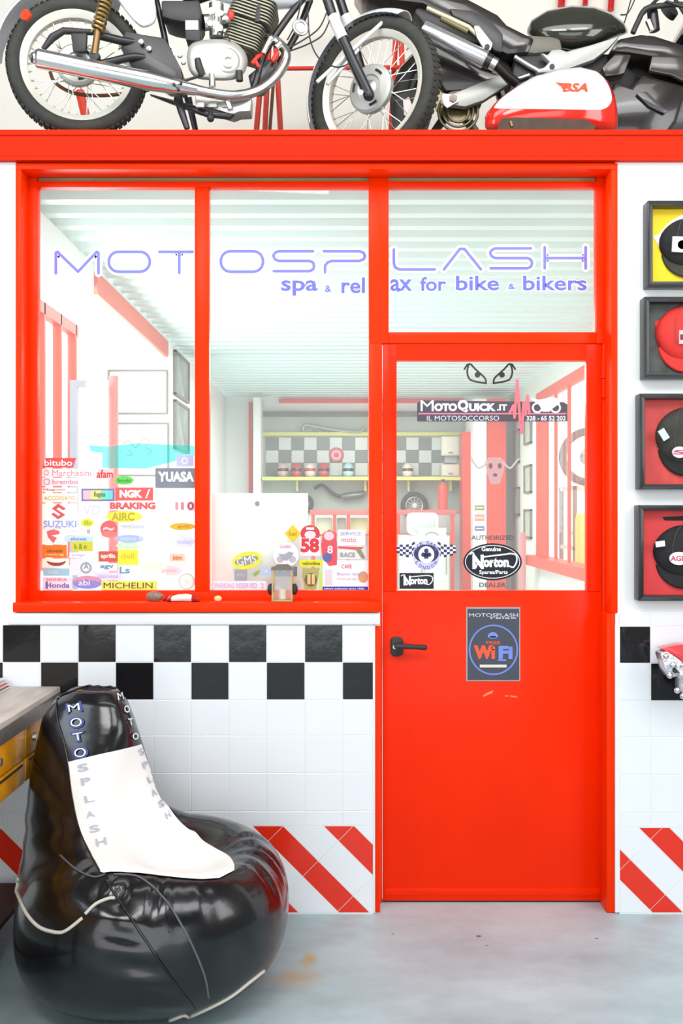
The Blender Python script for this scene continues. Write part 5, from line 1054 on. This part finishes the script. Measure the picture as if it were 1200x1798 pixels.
# ------------------------------------------------------------------ framed caps on the right of the door
RC[:] = [1215, 700]
FRB = mat('black picture frame', (26, 26, 28), .35, coat=.2)
def shadow_box(x0, y0, x1, y1, back, label):
    o = thing('shadow_box', W(x0, y1, 0), label, 'frame', 'black shadow boxes holding caps'); t = 9
    g = G()
    q = [[(x0, y0), (x1, y0), (x1-t, y0+t), (x0+t, y0+t)], [(x1, y0), (x1, y1), (x1-t, y1-t), (x1-t, y0+t)], [(x1, y1), (x0, y1), (x0+t, y1-t), (x1-t, y1-t)], [(x0, y1), (x0, y0), (x0+t, y0+t), (x0+t, y1-t)]]
    for p in q: G().pprism(p, -.062, -.001).build('frame_side', FRB, o, bevel=.0015)
    G().pbox(x0+4, y0+4, x1-4, y1-4, -.014, -.003).build('backing', back, o); return o
def cap(cx, cy, rx, ry, m, brim, label, panel=None, badge=None, extra=()):
    o = thing('cap', W(cx, cy+ry*1.3, -.02), label, 'cap', 'caps in the shadow boxes'); k = K()
    g = G(); c = W(cx, cy, -.014)
    rings = []
    for i in range(9):
        t = PI/2*i/8; rings.append([c+Vector((rx*k*math.cos(t)*math.cos(a)*(1+.06*math.cos(2*a)), -.046*math.sin(t), ry*k*math.cos(t)*math.sin(a))) for a in [2*PI*j/32 for j in range(32)]])
    g.loft(rings); g.build('crown', m, o, smooth=80)
    rings = []
    for s_, dy in ((.0, -.02), (1, -.020), (1.04, -.026), (1, -.031), (.0, -.035)):
        rings.append([W(cx, cy+ry*.35, 0)+Vector((rx*.98*k*s_*math.cos(math.radians(a)), dy+.012*math.cos(math.radians(a))**2, ry*1.02*k*s_*math.sin(math.radians(a)))) for a in range(-172, -7, 6)])
    g = G()
    for i in range(4): g.loft([rings[i], rings[i+1]], closed=False, caps=False)
    g.build('brim', brim, o, smooth=80)
    for a in (-.5, 0, .5):
        pts = [c+Vector((rx*k*math.sin(a)*math.cos(t)*1.0, -.0465*math.cos(a*.8)*math.cos(t)**.5 if math.cos(t) > 0 else 0, ry*k*math.sin(t))) for t in [PI/2*(-.3+1.25*j/10) for j in range(11)] if math.cos(t) > .05]
        G().tube(pts, .0011, 5).build('seam', mat('thread grey', (90, 90, 92), .7), o)
    G().ball(c+Vector((0, -.012, ry*k*.97)), (.009, .006, .006), 12, 8).build('button', m, o)
    if panel: G().pprism(panel[0], -.016, -.0145).build('side_wing', panel[1], o)
    for kind, x0, y0, x1, y1, cc, tx, tc, rot in extra:
        g = G(); P_ = circ((x0+x1)/2, (y0+y1)/2, (x1-x0)/2, (y1-y0)/2) if kind == 'oval' else rect(x0, y0, x1, y1)
        a = math.radians(rot); mx, my = (x0+x1)/2, (y0+y1)/2; P_ = [(mx+(p-mx)*math.cos(a)-(q-my)*math.sin(a), my+(p-mx)*math.sin(a)+(q-my)*math.cos(a)) for p, q in P_]
        g.pprism(P_, -.0635, -.055, yy=-.06); bd = g.build('badge', flatm('badge %d %d %d' % cc, cc), o)
        if tx: g = G(); text(g, tx, x0+2, y0+(y1-y0)*.3, x1-2, y0+(y1-y0)*.7, -.0645, .03, 0, rot); g.build('lettering', flatm('ink %d %d %d' % tc, tc), bd)
    return o
YB1 = mat('yellow backing', (250, 212, 16), .6); DKB = mat('dark photo backing', (66, 70, 66), .5, grain=.7, gscale=14, bump=0)
RB1 = mat('red checked backing', (214, 70, 66), .6, grain=.25, gscale=12, stretch=(1, 1, .5)); RB2 = mat('red backing', (222, 58, 60), .6, grain=.08, gscale=10)
BC = mat('black cap cloth', (34, 34, 36), .85, bump=.3, bscale=200); OC = mat('dark olive cap cloth', (64, 62, 54), .85, grain=.3, gscale=20, bump=.3, bscale=200); RCL = mat('red cap cloth', (228, 52, 46), .8, bump=.3, bscale=200); WC = mat('white cap cloth', (240, 240, 246), .8)
shadow_box(1138, 352, 1290, 503, YB1, 'topmost black frame with a yellow backing right of the door')
cap(1206, 428, 46, 44, BC, OC, 'black cap with a white wing and a white and yellow badge, on the yellow backing', panel=([(1147, 415), (1156, 412), (1176, 390), (1196, 378), (1240, 376), (1240, 400), (1166, 446), (1160, 436)], WC),
    extra=[('rect', 1181, 416, 1214, 443, (240, 240, 244), None, None, 3), ('oval', 1190, 422, 1207, 438, (214, 206, 40), None, None, 0)])
shadow_box(1132, 521, 1285, 664, DKB, 'second black frame from the top, with a dark grey backing')
cap(1204, 586, 50, 50, RCL, RCL, 'bright red cap in the second frame from the top', panel=([(1150, 566), (1158, 562), (1164, 572), (1164, 590), (1156, 588)], RCL), extra=[('rect', 1193, 580, 1216, 604, (246, 190, 196), 'F', (120, 50, 60), 0)])
shadow_box(1124, 691, 1278, 859, RB1, 'third black frame from the top, with a mottled red backing')
cap(1202, 766, 48, 50, OC, BC, 'dark olive and black cap with a slanted white sticker, third frame from the top', extra=[('rect', 1156, 757, 1176, 769, (206, 222, 228), None, None, 58), ('oval', 1181, 784, 1206, 804, (240, 226, 234), 'S', (190, 70, 100), 0)])
shadow_box(1122, 887, 1276, 1055, RB2, 'lowest black frame, with a plain red backing')
cap(1200, 968, 50, 46, BC, BC, 'black cap with an oval white and red badge in the lowest frame', panel=([(1164, 908), (1200, 906), (1240, 910), (1240, 918), (1205, 914), (1168, 914)], BC), extra=[('rect', 1152, 950, 1168, 960, (224, 226, 236), None, None, -8), ('oval', 1176, 969, 1210, 992, (240, 240, 244), 'AGIP', (206, 80, 96), 0)])
# ------------------------------------------------------------------ chrome and red ornament at the right edge
o = thing('engine_ornament', W(1215, 1226, -.1), 'red and chrome engine shaped ornament fixed to the tiled wall at the right edge', 'ornament')
yo = -.12
g = G().pprism(spline([(1163, 1140), (1182, 1135), (1210, 1132), (1280, 1136), (1296, 1160), (1250, 1176), (1212, 1172), (1190, 1154), (1163, 1140)], 4)[:-1], yo-.02, yo+.05); g.build('red_cowl', mat('ornament red', (226, 60, 66), .25, coat=.5), o, bevel=.01)
CH2 = mat('cast chrome', (214, 214, 222), .25, .85, bump=.5, bscale=60)
g = G().pprism([(1160, 1147), (1172, 1143), (1192, 1156), (1212, 1174), (1262, 1180), (1274, 1206), (1230, 1232), (1210, 1226), (1196, 1210), (1196, 1186), (1178, 1192), (1168, 1176)], yo-.035, yo+.04); bd = g.build('chrome_casing', CH2, o, bevel=.008)
for a_, b_, r_ in ((1170, 1152, 6), (1183, 1168, 7), (1177, 1186, 6), (1198, 1184, 9), (1190, 1212, 6), (1212, 1206, 9), (1200, 1222, 6), (1200, 1168, 6)):
    g = G(); g.ball(W(a_, b_, yo-.034), (r_*K()*.9, .012, r_*K()*.9), 12, 8); g.build('boss', CHROME, bd)
for a_, b_ in ((1186, 1178), (1206, 1200)): G().lathe([(0, -.006), (4*K(), -.006), (4*K(), .004)], W(a_, b_, yo-.04), (0, 1, 0), 14).build('port', BLACKM, bd)
G().rod(W(1235, 1190, yo+.03), W(1235, 1190, -.012), .012, n=12).build('wall_bracket', BLACKM, o)
# ------------------------------------------------------------------ office contents
FRM = mat('thin grey frame', (116, 112, 104), .5); PAP = mat('pale paper', (250, 249, 242), .7)
def picture_front(x0, y0, x1, y1, yy, label, motif, col):
    o = thing('framed_drawing', W(x0, y1, yy), label, 'picture', 'pictures on the annex wall'); t = 2.6
    for q in (rect(x0, y0, x1, y0+t), rect(x0, y1-t, x1, y1), rect(x0, y0+t, x0+t, y1-t), rect(x1-t, y0+t, x1, y1-t)): G().pprism(q, yy-.03, yy-.001).build('frame_side', FRM, o)
    G().pprism(rect(x0+1, y0+1, x1-1, y1-1), yy-.012, yy-.002).build('paper', PAP, o); g = G()
    for m in motif: ribbon(g, spline(m, 4), 2.0, yy-.0135, .001)
    g.build('drawing', flatm('pencil %d %d %d' % col, col), o)
picture_front(189, 649, 294, 727, 4.02, 'upper pale drawing in a thin dark frame seen through the left pane', [[(216, 680), (222, 672), (230, 694)], [(232, 672), (236, 690), (250, 700)], [(246, 672), (250, 690)], [(262, 678), (252, 688), (268, 702)], [(226, 698), (216, 702)]], (206, 204, 200))
picture_front(203, 742, 296, 836, 4.02, 'lower pale drawing in a thin dark frame, partly behind the teal film', [[(216, 780), (226, 774), (238, 786), (252, 770), (264, 776)], [(226, 790), (232, 798), (222, 800)], [(256, 786), (266, 792), (258, 800)]], (196, 150, 140))
def picture_side(x, y0, y1, z0, z1, label, col, sgn=1, grp='pictures on the side walls'):
    o = thing('framed_picture', (x, (y0+y1)/2, z0), label, 'picture', grp); t = .02; a, b = sorted((x+sgn*.001, x+sgn*.028))
    for q in ((y0, y1, z0, z0+t), (y0, y1, z1-t, z1), (y0, y0+t, z0, z1), (y1-t, y1, z0, z1)): G().box(a, b, q[0], q[1], q[2], q[3]).build('frame_side', FRM, o)
    a, b = sorted((x+sgn*.002, x+sgn*.012)); G().box(a, b, y0+.01, y1-.01, z0+.01, z1-.01).build('print', col, o)
GYP = mat('grey photo print', (150, 156, 150), .4, grain=.5, gscale=5); GNP = mat('green grey print', (198, 206, 190), .4, grain=.2, gscale=4)
picture_side(XL, 4.08, 4.8, EYE+.97, EYE+1.34, 'upper dark framed photograph on the left office wall', GYP); picture_side(XL, 4.08, 4.8, EYE+.52, EYE+.93, 'lower dark framed photograph on the left office wall', GYP)
for (ya, yb_, za, zb2, lb) in ((6.25, 6.62, .72, 1.0, 'uppermost nearer green grey picture right of the red column'), (6.25, 6.62, .2, .5, 'middle nearer green grey picture right of the red column'), (6.25, 6.62, -.28, .03, 'lowest nearer green grey picture right of the red column'),
        (6.95, 7.25, .55, .93, 'upper farther green grey picture right of the red column'), (6.95, 7.25, -.04, .28, 'lower farther green grey picture right of the red column')):
    picture_side(XR, ya, yb_, EYE+za, EYE+zb2, lb, GNP, -1)
# open glazed door leaf in the annex opening
o = thing('glazed_door_leaf', W(158, 1290, 3.3), 'grey framed glazed door leaf standing open beside a red post inside the left pane', 'door')
GF = mat('pale blue grey frame', (180, 188, 204), .5); zt = W(0, 668, 3.3).z; xa = W(124, 0, 3.3).x; xb = W(190, 0, 3.3).x
for q in ((xa, xa+.05, 0, zt), (xb-.035, xb, 0, zt), (xa+.05, xb-.035, zt-.05, zt), (xa+.05, xb-.035, 0, .9)): G().box(q[0], q[1], 3.28, 3.32, q[2], q[3]).build('frame_bar', GF, o)
G().box(xa+.05, xb-.035, 3.298, 3.302, .9, zt-.05).build('glass_pane', CLEAR, o)
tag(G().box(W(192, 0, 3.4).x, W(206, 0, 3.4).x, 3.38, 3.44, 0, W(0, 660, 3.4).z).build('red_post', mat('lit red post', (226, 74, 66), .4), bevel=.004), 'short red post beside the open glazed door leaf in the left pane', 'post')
# back wall shelf
YEL2 = mat('yellow shelf metal', (214, 210, 120), .5)
sh = thing('wall_shelf', W(635, 843, 7.75), 'long yellow shelf on the chequered back wall of the office', 'shelf')
G().pbox(460, 837, 811, 843, 7.42, 7.752).build('shelf_board', YEL2, sh); G().pbox(460, 759, 811, 765, 7.70, 7.768).build('upper_rail', YEL2, sh)
for x in (520, 640, 716, 790): G().pprism([(x, 843), (x+4, 843), (x+4, 862), (x, 862)], 7.6, 7.768).build('bracket', YEL2, sh)
SZ = W(0, 837, 7.42).z
def helmet(px_, m, vis, label, R=.078):
    x = W(px_, 0, 7.58).x; o = thing('helmet', (x, 7.58, SZ), label, 'helmet', 'helmets on the yellow shelf'); c = Vector((x, 7.58, SZ+R*.98))
    g = G(); rings = []
    for i in range(13):
        t = PI*i/12; zz_ = math.cos(t); q = max(math.sin(t), .02)
        if zz_ < -.75: zz_ = -.75
        rings.append([c+Vector((R*.88*q*math.cos(a), R*1.08*q*math.sin(a)-(.02 if zz_ < -.2 and math.sin(a) < 0 else 0), R*zz_*1.25)) for a in [2*PI*j/20 for j in range(20)]])
    g.loft(rings); mn = min(p.z for p in g.v)
    for p in g.v: p.z += SZ+.001-mn
    g.build('helmet_shell', m, o, smooth=80)
    g = G(); rings = []
    for i in range(5):
        h = (-.22+.5*i/4); rings.append([c+Vector((R*.90*math.cos(a)*math.cos(h*.9), R*1.13*math.sin(a)*math.cos(h*.9), R*h*1.2-.0)) for a in [math.radians(200+140*j/12) for j in range(13)]])
    g.loft(rings, closed=False, caps=False); g.build('visor', vis, o, smooth=80)
VS = mat('smoked visor', (40, 42, 46), .15)
helmet(521, mat('helmet red', (206, 50, 56), .3, coat=.4), VS, 'red helmet at the left on the yellow shelf')
helmet(545, mat('helmet pale', (232, 214, 206), .3, coat=.4), mat('red visor', (190, 50, 50), .2), 'pale helmet with a red visor between the two red helmets')
helmet(569, mat('helmet red', (206, 50, 56), .3, coat=.4), VS, 'red helmet in the middle of the yellow shelf')
helmet(497, mat('helmet pink', (214, 170, 166), .3, coat=.4), VS, 'dusty pink helmet at the far left of the yellow shelf')
helmet(612, mat('helmet light blue', (180, 214, 226), .3, coat=.4), VS, 'light blue helmet right of the middle red one')
helmet(716, mat('helmet ivory', (226, 214, 202), .3, coat=.4), mat('brown visor', (90, 50, 40), .2), 'ivory helmet with a brown visor seen through the door glass')
o = thing('round_sign', W(591, 812, 7.74), 'round red sign on the chequered back wall', 'sign'); g = G(); g.lathe([(0, -.012), (.085, -.01), (.09, 0), (0, 0)], W(591, 799, 7.745), (0, 1, 0), 28); g.build('disc', mat('sign red', (200, 60, 74), .4), o); g = G(); g.lathe([(.03, -.003), (.06, -.003), (.06, 0), (.03, 0), (.03, -.003)], W(591, 799, 7.732), (0, 1, 0), 28); g.build('ring', mat('sign pink', (236, 160, 168), .4), o)
o = thing('frame_tubing', W(590, 768, 7.7), 'pale bent motorcycle frame tubing hanging above the chequered tiles', 'frame part'); g = G(); g.tube([W(a, b, 7.70) for a, b in spline([(532, 756), (536, 746), (560, 750), (600, 756), (632, 758), (640, 748)], 5)], .02, 8); g.build('bent_tube', mat('tube grey', (170, 172, 160), .4, .5), o)
g = G(); g.tube([W(a, b, 7.72) for a, b in ((545, 748), (570, 762), (612, 757))], .014, 8); g.build('brace', mat('tube grey', (170, 172, 160), .4, .5), o)
def hang_wheel(px_, py_, R, label):
    o = thing('hung_wheel', W(px_, py_, 7.68)-Vector((0, 0, R)), label, 'wheel', 'spare wheels hanging under the shelf'); c = W(px_, py_, 7.66)
    g = G(); g.torus(c, (0, 1, 0), R-.03, .03, 36, 10); g.build('tyre', RUBBER, o); g = G(); g.torus(c, (0, 1, 0), R-.065, .012, 36, 8); g.build('rim', ALU, o); g = G()
    for i in range(12):
        a = 2*PI*i/12; g.rod(c, c+Vector((math.cos(a)*(R-.07), 0, math.sin(a)*(R-.07))), .004, n=5)
    g.build('spokes', ALU, o, kind='stuff'); g = G(); g.rod(c+Vector((0, -.03, 0)), c+Vector((0, .108, 0)), .03, n=14); g.build('hub', ALU, o)
hang_wheel(532, 885, .13, 'spare wheel hanging under the left end of the yellow shelf'); hang_wheel(728, 888, .165, 'larger spare wheel hanging under the shelf, seen through the door glass')
o = thing('exhaust_silencer', W(590, 880, 7.7), 'dark exhaust pipe with silencer hanging under the yellow shelf', 'exhaust'); g = G(); g.tube([W(a, b, 7.68) for a, b in spline([(552, 858), (566, 852), (584, 866), (600, 872), (640, 868)], 5)], .022, 10); g.build('pipe', BLACKM, o); g = G(); g.tube([W(600, 872, 7.68), W(604, 872, 7.68), W(636, 868, 7.68), W(640, 867, 7.68)], [.03, .045, .045, .03], 14); g.build('silencer', mat('grey silencer', (120, 122, 122), .4, .6), o)
def cab(x0, y0, x1, y1, yy, m, label, name='storage_box', d=.28, knob=True, cat='box'):
    o = thing(name, W((x0+x1)/2, y1, yy), label, cat); G().pbox(x0, y0, x1, y1, yy, yy+d).build('body', m, o, bevel=.008)
    f = G().pbox(x0+1.5, y0+1.5, x1-1.5, y1-1.5, yy-.012, yy).build('front_panel', m, o, bevel=.003)
    if knob: G().pbox((x0+x1)/2-4, y1-6, (x0+x1)/2+4, y1-4, yy-.024, yy-.012).build('handle', FRM, f)
PW = mat('office ivory plastic', (236, 234, 216), .5)
cab(776, 766, 808, 800, 7.62, PW, 'ivory wall cabinet on the back wall seen through the door glass', 'wall_cabinet', d=.12, cat='cabinet')
cab(776, 815, 808, 836.6, 7.45, mat('ivory printer plastic', (206, 206, 186), .5), 'ivory printer standing on the right end of the yellow shelf', 'printer', d=.26, cat='printer')
# bench under the back wall with shelving
cn = thing('counter', Vector((W(690, 0, 7.2).x, 7.3, 0)), 'pink topped counter along the back wall of the office', 'counter')
cz0 = W(0, 895, 7.1).z; G().box(W(545, 0, 7.2).x, W(800, 0, 7.2).x, 7.05, 7.5, cz0-.06, cz0).build('counter_top', mat('faded red top', (206, 96, 92), .5), cn, bevel=.006)
for x in (550, 588, 612, 652, 700, 795): G().box(W(x-3, 0, 7.1).x, W(x+3, 0, 7.1).x, 7.07, 7.13, 0, cz0-.06).build('leg', RDI, cn)
G().box(W(550, 0, 7.2).x, W(795, 0, 7.2).x, 7.08, 7.48, cz0-.30, cz0-.28).build('shelf_board', RDI, cn)
for i, (a_, b_, c_, lb) in enumerate(((556, 583, (222, 240, 210), 'pale green carton at the left under the counter'), (592, 608, (190, 206, 196), 'narrow grey green carton under the counter'), (616, 646, (230, 246, 190), 'light lime carton right of the narrow one under the counter'), (658, 694, (220, 224, 206), 'ivory carton under the counter behind the door frame'))):
    yy = 7.2+.02*i; o = thing('carton', W(a_, 0, yy)*Vector((1, 1, 0))+Vector((0, 0, cz0-.28)), lb, 'carton', 'cartons under the counter'); X0 = W(a_, 0, yy).x; X1 = W(b_, 0, yy).x
    G().box(X0, X1, yy, yy+.2, cz0-.279, cz0-.1).build('carton_body', mat('carton %d' % i, c_, .7), o, bevel=.003); G().box(X0+.01, X1-.01, yy-.001, yy+.205, cz0-.1, cz0-.094).build('lid', mat('carton %d' % i, c_, .7), o)
o = thing('red_drum', W(778, 895, 7.3), 'tall red canister on the counter seen through the door glass', 'canister'); X = W(778, 0, 7.3).x
G().lathe([(.0, 0), (.055, 0), (.055, .26), (.04, .29), (.02, .30), (.02, .32), (0, .32)], (X, 7.3, cz0+.001), (0, 0, 1), 20).build('canister_body', RDI, o); G().lathe([(0, 0), (.022, 0), (.022, .03), (0, .03)], (X, 7.3, cz0+.32), (0, 0, 1), 14).build('cap', BLACKM, o)
# cabinet nearer, with a pale machine on it
mc = thing('machine_cabinet', Vector((W(745, 0, 6.2).x, 6.3, 0)), 'pale cabinet carrying the rounded machine inside the office', 'cabinet'); mz = W(0, 940, 6.2).z
G().box(W(702, 0, 6.1).x, W(790, 0, 6.1).x, 6.1, 6.5, 0, mz).build('body', mat('cabinet grey green', (196, 200, 188), .5), mc, bevel=.006)
for a_, b_ in ((704, 745), (747, 788)): d = G().box(W(a_, 0, 6.1).x, W(b_, 0, 6.1).x, 6.085, 6.1, .06, mz-.05).build('door', mat('cabinet grey green', (196, 200, 188), .5), mc, bevel=.003); G().box(W(b_-5, 0, 6.1).x, W(b_-4, 0, 6.1).x, 6.07, 6.085, mz-.4, mz-.2).build('handle', FRM, d)
o = thing('rounded_machine', Vector((W(742, 0, 6.25).x, 6.28, mz)), 'pale rounded machine on the cabinet seen through the door glass', 'machine')
g = G(); q = rrect(W(716, 0, 6.2).x, mz+.001, W(770, 0, 6.2).x, W(0, 900, 6.2).z, .06); g.prism(q, 6.15, 6.42); g.build('housing', mat('machine pale', (206, 214, 202), .45), o, bevel=.01); g = G(); q = rrect(W(724, 0, 6.2).x, mz+.04, W(762, 0, 6.2).x, W(0, 907, 6.2).z, .04); g.prism(q, 6.135, 6.15); g.build('front_panel', mat('machine panel', (176, 190, 182), .4), o, bevel=.004)
o = thing('desk_card', Vector((W(757, 0, 5.9).x, 6.12, mz)), 'white card with a small drawing leaning in front of the rounded machine', 'card')
g = G(); g.box(W(735, 0, 6.1).x, W(784, 0, 6.1).x, 6.105, 6.11, mz+.001, W(0, 927, 6.1).z); g.build('card', PAP, o); g = G(); ribbon(g, spline([(745, 944), (752, 936), (764, 936), (772, 942)], 5), 2.4, 6.1025, .001); g.build('drawing', FRM, o)
# stickers on the white column
for a_, b_, c_, lb in ((887, 896, (150, 146, 84), 'small olive sticker uppermost on the white column'), (903, 915, (220, 150, 130), 'small salmon sticker in the middle of the white column'), (924, 932, (96, 110, 176), 'small blue sticker lowest on the white column')):
    o = thing('sticker', W(842, b_, 7.0), lb, 'sticker', 'stickers on the white column'); G().pbox(834, a_, 851, b_, 6.997, 6.9995).build('backing', flatm('vinyl %d %d %d' % c_, c_), o); G().pbox(836, (a_+b_)/2-1, 849, (a_+b_)/2+1, 6.9955, 6.997).build('print', flatm('vinyl pale', (230, 226, 200)), o)
# pink post and yellow skirting near the right wall
pp = G().box(W(915, 0, 5.9).x, W(924, 0, 5.9).x, 5.9, 5.96, 0, W(0, 935, 5.9).z).build('pink_post', mat('pink post', (206, 130, 130), .5), bevel=.004); tag(pp, 'low faded pink post inside the office, seen low through the door glass', 'post')
# things outside the right window
yc = thing('yellow_cabinet', (2.55, 5.0, 0), 'bright yellow cabinet outside the right office window', 'cabinet'); G().box(2.25, 2.8, 4.8, 5.4, 0, 1.62).build('body', mat('bright yellow', (250, 214, 40), .5), yc, bevel=.008); G().box(2.235, 2.25, 4.83, 5.37, .1, 1.58).build('door', mat('bright yellow', (250, 214, 40), .5), yc, bevel=.003)
rk = thing('grey_rack', (2.7, 6.1, 0), 'grey rack carrying the motorcycle wheel outside the right window', 'rack')
for x in (2.32, 2.98):
    for y in (5.8, 6.4): G().box(x, x+.04, y, y+.04, 0, 1.9).build('upright', FRM, rk)
for z_ in (.6, 1.25, 1.86): G().box(2.32, 3.02, 5.8, 6.44, z_, z_+.04).build('shelf_board', mat('rack shelf', (206, 208, 196), .5), rk)
ow = thing('loose_wheel', (2.55, 6.1, 1.9), 'motorcycle wheel standing on the grey rack outside the right window', 'wheel')
wheel(ow, (2.55, 6.1, 1.9+.305), (0.3, 1, 0), .30, .04, .05, .245, .02, n_sp=24, drum=.09)
bsh = thing('leafy_shrub', (3.4, 7.4, 0), 'light green shrub outside beyond the right office window', 'shrub')
g = G(); rnd = random.Random(3)
for i in range(500):
    c = Vector((3.4+rnd.gauss(0, .3), 7.4+rnd.gauss(0, .3), .9+rnd.gauss(0, .28))); n_ = Vector((rnd.uniform(-1, 1), rnd.uniform(-1, 1), rnd.uniform(-.5, 1))).normalized(); a_ = n_.orthogonal().normalized()*.05; b_ = n_.cross(a_)*.6; g.add([c-a_, c+b_, c+a_, c-b_], [(0, 1, 2, 3)])
g.build('foliage', mat('light leaf green', (150, 190, 90), .6), bsh, kind='stuff'); G().tube([(3.4, 7.4, 0), (3.42, 7.38, .5), (3.38, 7.42, 1.0)], [.03, .025, .012], 8).build('stem', BROWNM, bsh)
